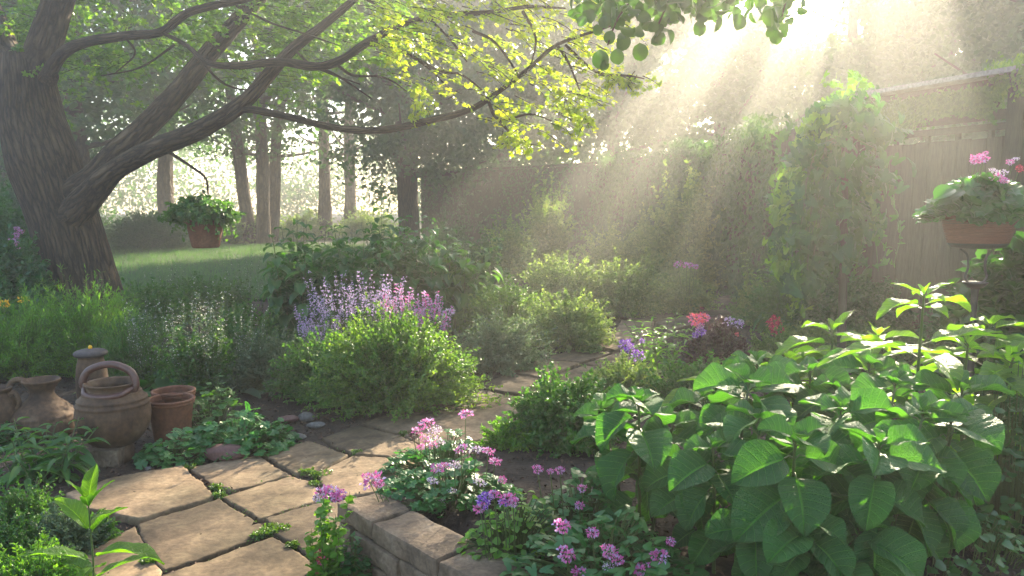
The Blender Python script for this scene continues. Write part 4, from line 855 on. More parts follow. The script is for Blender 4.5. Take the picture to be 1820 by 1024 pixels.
# lobed leaf carpet between pots and path
def lobecarpet(cx, base, rx, ry, H, n, size, tpl, mat, label, name='lobed_leaf_plant', group=None, heads=(), cat='plant', tilt=.5, loc=None):
    loc = bed(cx, base) if loc is None else loc; a = RG.uniform(0, 6.28, n); r = np.sqrt(RG.random(n)); x = rx*r*np.cos(a); y = ry*r*np.sin(a)
    z = H*(1-r**2.2)*RG.uniform(.45, 1.05, n)*(1+.25*np.sin(x*21+y*13))+.02
    rf = .88 if name == 'creeper' else .35; root = np.stack([x*rf, y*rf, np.zeros(n)], -1); top = np.stack([x, y, z], -1); mid = (root+top)/2+np.stack([np.zeros(n)]*2+[z*.25], -1)
    st = Geo(); tubes(st, np.stack([root, mid, top], 1), .0018, 3)
    out = np.stack([x/rx, y/ry, np.zeros(n)], -1); d = out*.8+rnd(n)*[.6, .6, .12]+[0, 0, .1]; nr = out*tilt+rnd(n)*.28+[0, 0, 1]
    lf = Geo(); leaves(lf, tpl, top, d, nr, RG.uniform(.55, 1.2, n)*size)
    hs = []
    for (hx, hy, key, s_, hz) in heads:
        q = P(hx, hy, (loc[1]-.10 if hz is None else hz))-loc
        hs.append((q, key, s_)); rt = np.array([q[0]*.8, q[1]*.9, 0]); tubes(st, np.array([[rt, (rt+q)/2+[.004, 0, 0], q]]), .0016, 4)
    p = plant(name, loc, lf, st, mat, label, cat, 0, group)
    for q, key, s_ in hs: head(p, key, q, s_*.92)
    return p
lobecarpet(425, 800, .26, .22, .17, 330, .058, 'ger', 'ger', 'fresh green scalloped leaves spilling toward the path from behind the small pot')
lobecarpet(310, 818, .17, .14, .13, 150, .055, 'ger', 'ger', 'scalloped leaf tuft between the urn foot and the red-brown stone')
lobecarpet(480, 790, .15, .13, .10, 130, .05, 'ger', 'ger', 'right-hand end of the scalloped leaves beside the small grey stones')
lobecarpet(375, 765, .22, .2, .24, 200, .055, 'ger', 'herb', 'taller scalloped leaves behind, level with the rim of the small pot')
# bottom-left foreground
thicket(65, 858, 62, 745, 12, 'star-shaped leafy plant in front of the jug with long narrow leaves', 6, .12, 'herb', 'lance', .45, name='narrow_leaf_plant', droop=.15)
thicket(20, 800, 40, 755, 7, 'small narrow-leaved plant below the dark pot at the left edge', 5, .12, 'dark_leaf', 'lance', .45, name='narrow_leaf_plant', droop=.15)
for (cx, base, hw, top, mat, lab) in ((45, 945, 75, 862, 'herb', 'soft mossy herb cushion at the left edge of the slabs'), (115, 985, 70, 908, 'grey', 'grey-green herb cushion beside the lit corner slab'), (20, 1010, 60, 925, 'herb', 'dark herb cushion in the bottom left corner'), (170, 960, 38, 915, 'herb', 'smallest herb cushion reaching onto the slabs'), (60, 1060, 110, 965, 'lime_s', 'bright lacy herb along the bottom left edge')):
    bush('herb_cushion', cx, base, hw, top, 420, 26, 'tiny', .013, mat, lab, 'herb', group='low herb cushions at the bottom left', irr=.3)
rosette(20, 1035, 14, .09, 'lance', 'herb', 'leafy rosette at the very bottom left corner', elev=(.3, 1.1))
def bright_shoot(loc, leavesL, label, mat='lime', tpl=('spear', 'spear2'), sw=.004, name='young_plant'):
    """leavesL: (height, azimuth deg, elevation deg, length)"""
    r = empty(name, loc, 0, label, 'plant'); H = max(l[0] for l in leavesL)
    st = Geo(); tubes(st, np.array([[[0, 0, -.02], [.004, 0, H*.5], [0, 0, H]]]), np.array([[sw, sw*.8, sw*.5]]), 8); lf = Geo()
    for i, (h, az, el, L) in enumerate(leavesL):
        a, e = math.radians(az), math.radians(el); d = np.array([math.cos(a)*math.cos(e), math.sin(a)*math.cos(e), math.sin(e)]); n_ = np.array([-math.cos(a)*math.sin(e), -math.sin(a)*math.sin(e), math.cos(e)])
        p0 = np.array([0, 0, h]); tubes(st, np.array([[p0, p0+d*L*.08]]), sw*.4, 5); leaves(lf, tpl[i % len(tpl)], [p0+d*L*.07], [d], [n_+RG.normal(0, .12, 3)], L)
    st.build('stem', MT['stem'], r); lf.build('foliage', MT[mat], r); return r
b_ = G(225, 1085); b_[1] = 2.32; b_ = np.array([(218-910)/FPX*2.32*1.13, 2.32, -.01])
bright_shoot(b_, [(.33, 95, 78, .13), (.33, 200, 72, .10), (.325, -70, 62, .10), (.33, 10, 60, .105), (.25, 160, 50, .17), (.25, -15, 48, .16), (.24, 80, 42, .12), (.16, 188, 22, .20), (.17, 0, 20, .22), (.14, -80, 15, .12), (.10, 150, 25, .17), (.10, 25, 28, .17), (.05, 200, 10, .15), (.05, -40, 12, .14)], 'bright young plant with upright pointed leaves at the bottom left of the path')
# -- slim flowering plant in front of the block wall
loc = G(583, 1050); lf, st, bl, tip = spikes(11, .05, P(583, 868, loc[1])[2], .12, 44, 'round', .026, fl_t=(.93, 1.), fk=1, fsize=.01, h_var=.55, leaf_t=(.02, .95), lout=.8)
p = plant('flowering_plant', loc, lf, st, 'lime_s', 'slim upright plant with pink blooms standing against the end of the block wall', 'flower')
for (x, y, k_, s_) in ((575, 875, 'pinkumbel', .9), (590, 872, 'pinkumbel', 1.0), (604, 880, 'pinkball', .9), (597, 884, 'pinkball', .8), (566, 884, 'pale', .7), (566, 985, 'crimson', .35), (572, 1000, 'coral', .3), (563, 1010, 'crimson', .3)): head(p, k_, P(x, y, loc[1]-.02)-loc, s_)
lobecarpet(625, 1040, .07, .06, .15, 90, .035, 'ivy', 'dark_leaf', 'dark leafy tuft at the foot of the block wall')
# -- right bed, front: pink geraniums
W1 = [(758, 752, 'pinkumbel', 1.3, None), (742, 765, 'pinkumbel', 1.0, None), (770, 770, 'pale', 1.1, None), (778, 762, 'pale', .9, None), (755, 780, 'pinkumbel', .9, None), (828, 736, 'pinkumbel', 1.2, None), (735, 775, 'spent', 1.0, None), (748, 795, 'pinkball', .8, None), (770, 792, 'pinkumbel', .9, None), (782, 784, 'pale', 1.0, None)]
lobecarpet(790, 850, .30, .24, .17, 330, .046, 'ger', 'ger', 'pink-flowered geranium clump overhanging the path behind the block wall', 'geranium', 'pink geraniums in the right bed', W1, 'geranium')
W2 = [(662, 855, 'pinkumbel', 1.5, None), (652, 848, 'pinkball', .9, None), (674, 860, 'pinkball', .8, None), (778, 833, 'pinkumbel', 1.0, None), (790, 828, 'pinkumbel', .8, None), (808, 826, 'pale', .9, None), (770, 855, 'pale', .9, None), (853, 858, 'pale', 1.0, None), (803, 872, 'pale', .7, None), (880, 820, 'pinkumbel', .9, None), (820, 797, 'pinkumbel', .9, None), (868, 802, 'pinkumbel', .9, None), (845, 800, 'pale', 1.0, None), (785, 895, 'pale', .8, None), (893, 853, 'pinkball', .7, None)]
lobecarpet(800, 893, .27, .17, .14, 300, .046, 'ger', 'ger', 'spreading geranium with pale pink heads right above the block wall', 'geranium', 'pink geraniums in the right bed', W2, 'geranium')
W3 = [(858, 893, 'purple', .7, None), (866, 884, 'purple', .7, None), (853, 903, 'pinkball', .9, None), (878, 878, 'pinkball', .7, None), (902, 887, 'pinkball', 1.1, None), (912, 892, 'pinkball', .8, None), (895, 893, 'purple', .5, None)]
lobecarpet(915, 985, .17, .13, .16, 230, .028, 'round', 'lime_s', 'yellow-green small-leaved plant with magenta blooms at the inner side of the block wall', 'flowering_plant', None, W3, 'flower')
W4 = [(955, 834, 'pinkball', .8, None), (978, 838, 'pinkball', .5, None), (995, 836, 'pinkball', .7, None), (1035, 868, 'pinkball', .7, None), (1030, 899, 'pinkball', .7, None)]
lobecarpet(1030, 950, .24, .18, .17, 330, .045, 'ivy', 'ger', 'ivy-leaved geranium with small lilac heads in front of the large-leaved basil', 'geranium', 'pink geraniums in the right bed', W4, 'geranium')
W5 = [(998, 935, 'pinkball', 1.1, None), (1053, 947, 'pinkball', .8, None), (1006, 985, 'pinkball', 1.2, None), (1082, 980, 'pinkball', 1.1, None), (1098, 995, 'pinkball', .8, None), (1172, 988, 'pinkball', 1.1, None), (1143, 1012, 'pinkball', 1.1, None), (1082, 1008, 'pale', .7, None), (1030, 1020, 'pinkball', 1.0, None), (1192, 963, 'pinkball', .6, None)]
lobecarpet(1070, 1035, .30, .2, .17, 430, .045, 'ivy', 'ger', 'ivy-leaved geranium with round pink flower heads along the bottom of the picture', 'geranium', 'pink geraniums in the right bed', W5, 'geranium')
# fluffy mounds of the right bed
bush('herb_mound', 1005, 800, 108, 668, 900, 28, 'small', .021, 'herb', 'bushy small-leaved herb in the right bed between path and large basil', group=HG, irr=.3)
bush('herb_mound', 1110, 720, 80, 640, 620, 26, 'small', .020, 'mist', 'loose pale herb along the right edge of the path', group=HG, irr=.35)
bush('herb_mound', 1230, 740, 90, 640, 520, 24, 'small', .022, 'herb', 'bushy herb behind the basil, below the purple flowers', group=HG, irr=.35)
bush('herb_mound', 915, 800, 60, 748, 420, 24, 'tiny', .018, 'lime_s', 'low yellowish herb between pink geraniums and path', group=HG, irr=.35)
def lone(name, cx, base, heads, label, n=3, depth=None):
    loc = bed(cx, base); p = empty(name, loc, 0, label, 'flower'); st = Geo()
    for (x, y, k_, s_) in heads: q = P(x, y, loc[1]+RG.normal()*.02)-loc; tubes(st, np.array([[[q[0]*.3, 0, 0], [q[0]*.7, 0, q[2]*.6], q]]), .0025, 4)
    lf = Geo(); m = 60; leaves(lf, 'small', rnd(m)*[.06, .05, 0]+np.abs(rnd(m))*[0, 0, .08], rnd(m)+[0, 0, .5], rnd(m)+[0, 0, 1], .04); lf.build('foliage', MT['herb'], p)
    st.build('stem', MT['stem'], p)
    for (x, y, k_, s_) in heads: head(p, k_, P(x, y, loc[1])-loc, s_)
lone('purple_flower', 1125, 690, [(1112, 614, 'purple', 1.5), (1120, 620, 'purple', 1.0), (1133, 634, 'purple', 1.4), (1141, 606, 'purple', .6)], 'violet flower cluster beside the path in front of the bright green plant')
thicket(1178, 665, 32, 552, 14, 'bright green leafy plant left of the dark flowering plant by the path', 7, .09, 'lime_s', 'lance', .35, name='leafy_plant', droop=.05)
pl, tip, loc = bush('dark_flowering_plant', 1275, 668, 62, 566, 520, 22, 'small', .03, 'plum', 'dark plum-leaved plant with red, pink and violet blooms right of the path', 'flower', irr=.3)
for (x, y, k_, s_) in ((1236, 568, 'coral', .9), (1244, 578, 'pinkball', 1.3), (1250, 565, 'coral', .6), (1245, 590, 'purple', 1.1), (1236, 596, 'purple', .7), (1296, 570, 'lilacbit', 1.6), (1312, 577, 'lilacbit', 1.5), (1318, 572, 'pale', .9), (1258, 563, 'pinkball', .8), (1310, 595, 'crimson', .3)): head(pl, k_, P(x, y, loc[1]-.12)-loc, s_)
lone('red_flower', 1380, 650, [(1376, 575, 'crimson', 1.0), (1382, 584, 'crimson', .9), (1375, 592, 'crimson', .5)], 'deep crimson double flower standing alone right of the plum-leaved plant')
bush('low_herb', 1375, 655, 60, 590, 420, 20, 'small', .022, 'mist', 'low pale herb around the crimson flower', 'herb', irr=.35)
RB = 'green undergrowth in front of the fence'
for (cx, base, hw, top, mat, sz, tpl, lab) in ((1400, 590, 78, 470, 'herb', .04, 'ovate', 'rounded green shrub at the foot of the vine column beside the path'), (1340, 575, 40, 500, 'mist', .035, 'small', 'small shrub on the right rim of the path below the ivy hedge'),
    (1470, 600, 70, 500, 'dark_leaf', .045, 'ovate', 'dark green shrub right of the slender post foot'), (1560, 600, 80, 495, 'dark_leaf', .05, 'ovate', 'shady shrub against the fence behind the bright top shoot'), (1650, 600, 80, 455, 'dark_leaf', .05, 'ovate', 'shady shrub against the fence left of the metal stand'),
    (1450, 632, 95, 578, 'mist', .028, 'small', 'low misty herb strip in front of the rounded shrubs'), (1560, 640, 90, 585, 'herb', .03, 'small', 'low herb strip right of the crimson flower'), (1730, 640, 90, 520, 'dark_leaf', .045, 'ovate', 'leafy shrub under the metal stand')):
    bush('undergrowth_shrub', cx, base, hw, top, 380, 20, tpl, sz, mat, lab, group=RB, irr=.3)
thicket(1400, 592, 26, 505, 7, 'broad-leaved plant with drooping leaves in front of the rounded green shrub', 4, .22, 'ger', 'ovate', .35, name='leafy_plant', droop=.8)
thicket(1545, 600, 26, 520, 7, 'narrow drooping-leaved plant in the shade of the fence', 4, .2, 'dark_leaf', 'lance', .35, name='leafy_plant', droop=.8)
thicket(1352, 560, 20, 440, 6, 'airy yellow-green sprigs rising left of the vine column', 8, .07, 'lime_s', 'ovate', .3, name='leafy_plant', droop=.1)
lone('pink_flower', 1222, 560, [(1205, 470, 'pinkfar', .8), (1220, 472, 'pinkfar', .9), (1236, 474, 'pinkfar', .7), (1228, 470, 'pinkfar', .5)], 'flat pink flower cluster above the last mound before the ivy hedge')
# -- right edge ferny shrub, corner ground cover
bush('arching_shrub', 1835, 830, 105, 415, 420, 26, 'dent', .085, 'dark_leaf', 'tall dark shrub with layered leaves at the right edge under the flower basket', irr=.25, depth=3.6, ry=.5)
lobecarpet(1790, 1010, .36, .3, .46, 900, .036, 'round', 'dark_leaf', 'dense small-leaved creeper filling the bottom right corner', 'creeper', loc=np.array([*ax(1830, 2.6)[:2], .14]), tilt=.8)
lobecarpet(1650, 1010, .4, .25, .22, 520, .034, 'round', 'dark_leaf', 'shaded small-leaved creeper under the basil at the right', 'creeper', loc=np.array([*ax(1660, 2.35)[:2], .14]), tilt=.6)
# -- the large basil
def basil_stem(lf, st, root, tip, heads, seed, scale=1., front=-90):
    """one stem from root to tip; heads = list of (f, pair azimuth, elevation, size)"""
    root = np.array(root, float); tip = np.array(tip, float); mid = root*.55+tip*.45+[0, 0, .06]
    t = np.linspace(0, 1, 8)[:, None]; path = (1-t)**2*root+2*t*(1-t)*mid+t*t*tip; tubes(st, path[None], np.linspace(.0065, .0035, 8)[None], 7)
    for (f, az, el, s_) in heads:
        p0 = np.array([np.interp(f, t[:, 0], path[:, k]) for k in range(3)])
        for sg in (0, 180):
            a = math.radians(az+sg+random.gauss(0, 9)); e = math.radians(el+random.gauss(0, 9)); d = np.array([math.cos(a)*math.cos(e), math.sin(a)*math.cos(e), math.sin(e)])
            n_ = np.array([-math.cos(a)*math.sin(e), -math.sin(a)*math.sin(e), math.cos(e)]); L = s_*scale*.92*random.uniform(.76, 1.12)
            pe = p0+d*L*.2+[0, 0, .01]; tubes(st, np.array([[p0, (p0+pe)/2+[0, 0, .008], pe]]), .0022, 5)
            leaves(lf, random.choice(('basil', 'basil2', 'basil3')), [pe], [d], [n_+[0, -.45, .1]+RG.normal(0, .2, 3)], L)
BA = 'large-leaved basil plants in the right bed'
def basil(root_px, tips, label, mat='basil'):
    loc = np.array([*ax(*root_px)[:2], BED-.01]); r = empty('basil_plant', loc, 0, label, 'basil', BA); lf = Geo(); st = Geo()
    for (px, py, d, s_, az) in tips:
        tp = P(px, py, d)-loc
        basil_stem(lf, st, [tp[0]*.35, tp[1]*.35, 0], tp, [(1.0, az+90, 62, .055), (.99, az, 38, .10), (.96, az+90, 16, .15), (.90, az, 2, .18), (.80, az+80, -10, .18), (.66, az, -20, .175), (.48, az+90, -26, .16), (.3, az, -25, .14)], 0, s_)
    st.build('stem', MT['stem'], r); lf.build('foliage', MT[mat], r)
basil((1150, 2.45), [(1135, 722, 2.35, .98, 20), (1070, 738, 2.5, .8, 70), (1195, 762, 2.5, .85, 130)], 'basil at the left end of the row with two broad leaves hanging over the herbs')
basil((1290, 2.25), [(1268, 806, 2.15, .9, 30), (1330, 688, 2.45, 1.0, 100), (1250, 715, 2.6, .9, 60), (1220, 830, 2.3, .8, 10)], 'basil second from the left in the row, half lit from behind')
basil((1420, 2.1), [(1413, 792, 2.0, .98, 12), (1495, 735, 2.25, .95, 60), (1345, 752, 2.25, .9, 140), (1350, 850, 2.15, .8, 70)], 'basil in the middle front with a big heart-shaped leaf facing the camera')
basil((1560, 2.1), [(1562, 800, 1.98, 1.05, 165), (1640, 742, 2.15, 1.05, 40), (1590, 690, 2.4, 1.0, 110), (1490, 815, 2.1, .85, 100)], 'basil in the right front with long drooping leaves')
basil((1650, 2.3), [(1690, 755, 2.15, 1.05, 20), (1710, 700, 2.4, 1.0, 80), (1640, 830, 2.1, .95, 140)], 'basil at the right end of the row beside the creeper')
basil((1470, 2.05), [(1433, 942, 1.96, .8, 30), (1335, 945, 2.05, .85, 80), (1530, 955, 2.0, .9, 120), (1400, 1000, 2.0, .7, 60), (1490, 1010, 1.95, .75, 0)], 'low dark basil shoots under the front basil at the bottom edge')
basil((1450, 2.75), [(1440, 668, 2.7, 1.0, 30), (1545, 655, 2.75, 1.0, 100), (1345, 650, 2.85, .9, 60), (1490, 700, 2.6, .9, 10)], 'basil at the back of the row with glossy leaves lying flat')
# lime green tall plant behind
def lime_plant(root_px, tips, label):
    loc = np.array([*ax(*root_px)[:2], BED-.01]); r = empty('pointed_leaf_plant', loc, 0, label, 'plant', 'lime green pointed-leaved plants behind the basil'); lf = Geo(); st = Geo()
    for (px, py, d, az, pairs) in tips:
        tp = P(px, py, d)-loc; root = np.array([tp[0]*.6, tp[1]*.6, 0]); t = np.linspace(0, 1, 8)[:, None]; mid = root*.5+tp*.5+[0, 0, .05]
        path = (1-t)**2*root+2*t*(1-t)*mid+t*t*tp; tubes(st, path[None], np.linspace(.0075, .004, 8)[None], 7)
        for (f, da, el, L) in pairs:
            p0 = np.array([np.interp(f, t[:, 0], path[:, k]) for k in range(3)])
            for sg in (0, 180):
                a = math.radians(az+da+sg+random.gauss(0, 8)); e = math.radians(el+random.gauss(0, 6)); dd = np.array([math.cos(a)*math.cos(e), math.sin(a)*math.cos(e), math.sin(e)])
                n_ = np.array([-math.cos(a)*math.sin(e), -math.sin(a)*math.sin(e), math.cos(e)]); pe = p0+dd*L*.16; tubes(st, np.array([[p0, pe]]), .002, 5)
                leaves(lf, random.choice(('spear', 'spear', 'spear2')), [pe], [dd], [n_+RG.normal(0, .12, 3)], L*random.uniform(.9, 1.1))
    st.build('stem', MT['stem'], r); lf.build('foliage', MT['lime'], r)
SP = [(1.0, 90, 65, .06), (.995, 0, 40, .12), (.97, 90, 22, .16), (.90, 0, 14, .24), (.80, 90, 8, .27), (.70, 0, 2, .28), (.58, 90, -4, .27), (.46, 0, -8, .24)]
lime_plant((1630, 2.75), [(1642, 527, 2.6, 8, [(1.0, 90, 70, .05), (.995, 0, 30, .11), (.985, 80, 30, .10), (.955, 5, 16, .20), (.94, 95, 10, .13), (.76, 0, 8, .28), (.70, 90, 5, .26), (.60, 10, -4, .27), (.5, 90, -8, .24)])], 'tallest pointed-leaved plant whose bright top shoot rises beside the metal stand')
lime_plant((1480, 3.1), [(1480, 590, 3.0, 15, SP), (1560, 600, 3.05, 60, SP), (1400, 640, 3.0, 100, SP[:5])], 'wide lime green plant left of the tall top shoot, behind the basil')
lime_plant((1720, 2.9), [(1720, 615, 2.8, 0, SP), (1800, 640, 2.75, 50, SP), (1760, 580, 3.1, 100, SP[:6])], 'wide lime green plant right of the tall top shoot')
lime_plant((1330, 3.0), [(1330, 655, 2.95, 40, SP[:5]), (1280, 680, 3.0, 100, SP[:5])], 'smaller lime green plant in the gap over the second basil')
# -- vines
def vinewall(pts, z0f, z1f, n, size, tpl, mat, label, th=.12, name='climbing_vine', dens=None, cat='vine', group=None, kind=None):
    pts = np.array(pts, float); org = np.array([*pts.mean(0)[:2], 0]); L = np.concatenate([[0], np.cumsum(np.linalg.norm(np.diff(pts[:, :2], axis=0), axis=1))])
    s = RG.uniform(0, L[-1], n*2); x = np.interp(s, L, pts[:, 0]); y = np.interp(s, L, pts[:, 1]); f = RG.random(n*2)
    z = z0f(s)*(1-f)+z1f(s)*f; k = np.ones(n*2, bool) if dens is None else RG.random(n*2) < dens(s, z)
    s, x, y, z = s[k][:n], x[k][:n], y[k][:n], z[k][:n]; m = len(s)
    tx = np.gradient(np.interp(np.linspace(0, L[-1], 60), L, pts[:, 0])); ty = np.gradient(np.interp(np.linspace(0, L[-1], 60), L, pts[:, 1])); ss = np.linspace(0, L[-1], 60)
    t = nrm(np.stack([np.interp(s, ss, tx), np.interp(s, ss, ty), np.zeros(m)], -1)); nn = np.stack([-t[:, 1], t[:, 0], np.zeros(m)], -1)
    if nn[:, 0].mean() > 0: nn = -nn
    o = th*(.35+.65*np.abs(np.sin(s*2.3+z*1.9)+.6*np.sin(s*5.1-z*4.3)))*RG.random(m)**.5
    sgn = np.where(RG.random(m) < .72, 1, -1)
    pos = np.stack([x, y, z], -1)+nn*(o*sgn)[:, None]+rnd(m)*.02
    lf = Geo(); leaves(lf, tpl, pos-org, nn*sgn[:, None]*.4+rnd(m)*.5+[0, 0, -.7], nn*sgn[:, None]+rnd(m)*.35+[0, 0, .5], RG.uniform(.6, 1.25, m)*size)
    st = Geo(); q = int(L[-1]*1.2)+2; s0 = RG.uniform(0, L[-1], q); hh = np.linspace(0, 1, 7)
    sp_ = s0[:, None]+.25*np.sin(hh[None]*6+s0[:, None]*9)*hh[None]; zz = z0f(sp_)*(1-hh)[None]+z1f(sp_)*hh[None]*.97
    tubes(st, np.stack([np.interp(sp_, L, pts[:, 0])-org[0], np.interp(sp_, L, pts[:, 1])-org[1], zz], -1), .008, 4)
    return plant(name, org, lf, st, mat, label, cat, 0, group, 'twig')
def off_(pts, d):
    pts = np.array(pts, float); return [(p[0]-d, p[1]) for p in pts]
hz = lambda s: 2.02+.09*np.sin(s*2.1)+.06*np.sin(s*5.3)+.05*np.sin(s*11)
vinewall(off_(FL[2:5], .16), lambda s: 0*s, lambda s: hz(s)+.02, 20000, .075, 'small', 'far_leaf', 'thick ivy hedge covering the near half of the boundary wall behind the shafts', .2)
vinewall(off_(FL[4:], .1), lambda s: .4+0*s, lambda s: 2.1+.12*np.sin(s*2.4)+0*s, 4200, .07, 'small', 'far_leaf', 'patchy ivy along the far part of the boundary wall', .16, dens=lambda s, z: .15+.85*(np.sin(s*2.3+1)*np.sin(z*2.7+s) > -.1))
vinewall([(3.72, 6.2), (3.27, 7.5)], lambda s: 1.84+.1*np.sin(s*4), lambda s: 2.09+0*s, 7500, .034, 'small', 'herb', 'small-leaved vine woven through the open fence top under the capping', .07)
vinewall([(3.92, 5.4), (3.70, 6.2)], lambda s: 2.03+.05*np.sin(s*9), lambda s: 2.30+.05*np.sin(s*7), 2600, .034, 'small', 'gold', 'bushy vine tuft crowning the top of the fence post at the right', .14)
vinewall([(3.35, 7.35), (3.12, 8.3)], lambda s: 0*s+.2, lambda s: hz(s)+.1, 1900, .11, 'ivy', 'dark_leaf', 'vine curtain between the vine column and the ivy hedge', .2)
# vine column on the slender post
cb = G(1490, 545); cb[1] = 5.9; cb[0] = (1490-910)/FPX*5.9; cb[2] = 0
vc = empty('vine_column', cb, 0, 'tall vine column with bright backlit left edge hanging over a slender post', 'vine')
ge = Geo(); noisy_tube(ge, [np.array([.06, .0, -.05]), np.array([.05, 0, .6]), np.array([.03, 0, 1.2]), np.array([.0, 0, 1.9])], [.032, .03, .027, .02], 10, 5, .06); ge.build('post', MT['wood'], vc)
def vcol():
    n = 2100; z = RG.uniform(.55, 1.98, n)**1; h = (z-.55)/1.43
    # outline: wide head, ragged sides, left edge droops lowest
    x0 = np.interp(z, [.55, .8, 1.1, 1.5, 1.8, 2.0], [-.36, -.42, -.44, -.36, -.25, -.05]); x1 = np.interp(z, [.55, .8, 1.1, 1.5, 1.8, 2.0], [-.22, .05, .30, .42, .30, .18])
    f = RG.random(n); x = x0+(x1-x0)*f+.04*np.sin(z*19); y = RG.normal(0, .13, n)
    k = RG.random(n) < .2+.8*(np.sin(x*15+z*8)*np.sin(z*11-x*7) > -.12); x, y, z, f = x[k], y[k], z[k], f[k]; m = len(x)
    lf = Geo(); leaves(lf, 'ivy', np.stack([x, y, z], -1), rnd(m)*.6+[0, -.3, -.8], rnd(m)*.4+np.stack([(f-.5)*1.2, np.full(m, -.8), np.full(m, .8)], -1), RG.uniform(.6, 1.2, m)*.095)
    lf.build('foliage', MT['dark_leaf'], vc)
    n = 560; z = RG.uniform(.45, 2.0, n); xl = np.interp(z, [.45, .8, 1.1, 1.5, 1.8, 2.0], [-.30, -.46, -.47, -.38, -.24, -.05]); x = xl+np.abs(RG.normal(0, .04, n))*1.2; y = RG.normal(.05, .1, n)
    k = np.sin(z*11)+np.sin(z*23+1) > -.6; x, y, z = x[k], y[k], z[k]; m = len(x)
    lf = Geo(); leaves(lf, 'ivy', np.stack([x, y, z], -1), rnd(m)*.5+[-.3, 0, -.8], rnd(m)*.5+[-.5, -.6, .3], RG.uniform(.6, 1.1, m)*.085)
    tip = np.array([[-.30, 0, .42], [-.1, 0, 2.08], [.05, 0, 2.1], [.12, 0, 2.06]])
    c = np.repeat(tip, 14, 0)+rnd(56)*[.04, .05, .03]; leaves(lf, 'ivy', c, rnd(56)*.6+[0, 0, -.4], rnd(56)+[0, -.5, .6], .06); lf.build('sun_tint_foliage', MT['lime_s'], vc)  # left edge leaves given a lighter green to paint in the backlight
    lf = Geo(); st2 = Geo()
    for q in range(16):
        xs = RG.uniform(-.42, .38); n = 16; t = np.linspace(0, 1, n); z0 = RG.uniform(1.0, 1.95); L_ = RG.uniform(.35, .8); ys = RG.uniform(-.2, .1)
        p = np.stack([xs+.10*np.sign(xs)*np.sin(t*2)+.02*np.sin(t*9+q), ys-.05*t, z0-L_*t], -1); tubes(st2, p[None], .003, 4)
        leaves(lf, 'ivy', p+rnd(n)*.015, rnd(n)*.5+[0, -.3, -.8], rnd(n)*.5+[-.3, -.7, .5], np.linspace(.09, .05, n))
    lf.build('trailing_leaves', MT['herb'], vc); st2.build('tendrils', MT['stem'], vc)
    st = Geo(); q = 14; x = RG.uniform(-.4, .3, q); p = [np.stack([x*.1, x*0, x*0+1.7], -1), np.stack([x*.7, RG.normal(0, .1, q), x*0+1.6], -1), np.stack([x, RG.normal(0, .1, q), x*0+1.1], -1), np.stack([x*1.05, RG.normal(0, .1, q), x*0+.7], -1)]
    tubes(st, np.stack(p, 1), .004, 4); st.build('stem', MT['stem'], vc)
vcol()
# ================================================================== POTS, STONES, PLANTERS
def lathe(ge, prof, n=48, sx=1, sy=1, mat=0, rib=0, wob=.0):
    prof = np.array(prof, float); m = len(prof); a = np.arange(n+1)*2*math.pi/n; ph = RG.random()*6
    r = prof[:, 0:1]*(1+wob*np.sin(2*a+ph)[None]+wob*.6*np.sin(3*a+prof[:, 1:2]*9)); X = r*np.cos(a)*sx; Y = r*np.sin(a)*sy; Z = np.repeat(prof[:, 1:2], n+1, 1)
    i = np.arange(m-1)[:, None]*(n+1); j = np.arange(n)[None]; Q = np.stack([i+j, i+j+1, i+n+2+j, i+n+1+j], -1).reshape(-1, 4); ge.add(np.stack([X, Y, Z], -1), Q, mat)
def sprof(pts, k=5):
    p = catmull(np.array([[a, b, 0] for a, b in pts]), k); return p[:, :2]
def arch(ge, ctrl, rad, sides=14, k=10): 
    p = catmull(ctrl, k); tubes(ge, p[None], np.interp(np.linspace(0, 1, len(p)), np.linspace(0, 1, len(rad)), rad)[None], sides)
def soil_disc(root, r, z, sx=1, sy=1):
    ge = Geo(); lathe(ge, [(r, z), (r*.5, z+.01), (.002, z+.012)], 32, sx, sy); ge.build('potting_soil', MT['soil'], root)
# round urn with ring handle over the mouth
L0 = G(206, 815); u = empty('round_urn', L0, 0, 'big round-bellied clay urn with a ring handle arching over its mouth', 'urn')
s = L0[1]/FPX
def ribs(p):
    p = p.copy()
    for zc in (105, 114, 126): p[:, 0] += 2.8*np.exp(-((p[:, 1]-zc)/2.0)**2)
    p[:, 0] -= 1.0*np.exp(-((p[:, 1]-120)/2)**2); return p
pr = ribs(sprof([(0.5, 26), (24, 26), (40, 34), (56, 54), (63, 80), (61, 100), (54, 118), (45, 127), (41, 133), (43, 139), (46, 142), (44, 144), (39, 141), (35, 128), (48, 105), (52, 80), (30, 40), (.5, 36)], 9))*s*1.0
ge = Geo(); lathe(ge, pr, 72, wob=.006); ge.build('body', MT['oldclay'], u)
ge = Geo(); lathe(ge, np.array([(30, -2), (33, 4), (31, 22), (26, 28)])*s, 40); ge.build('foot', MT['oldclay'], u)
ge = Geo(); arch(ge, np.array([(-40, -4, 126), (-48, -7, 143), (-38, -6, 164), (-12, -4, 175), (12, -3, 175), (38, -3, 162), (46, -5, 140), (38, -8, 126)])*s, [7.6*s, 6.9*s, 6.6*s, 6.6*s, 6.9*s, 7.6*s], 16); 
arch(ge, np.array([(-44, -10, 134), (-30, -34, 127), (0, -44, 125), (30, -36, 127), (42, -12, 134)])*s, [5.2*s, 5.2*s, 5.2*s], 14); ge.build('handle', MT['redclay'], u)
ft = empty('footing_block', np.array([L0[0]-0*s, L0[1]-.10, 0]), .08, 'small square stone block under the front of the round urn', 'block'); ge = Geo(); boxy(ge, ((0, .02, .03), (1, 0, 0), (0, 1, 0), (0, 0, 1)), (.145, .09, .10), .01, .004, nseg=(8, 6, 5)); ge.build('block', MT['brick'], ft)
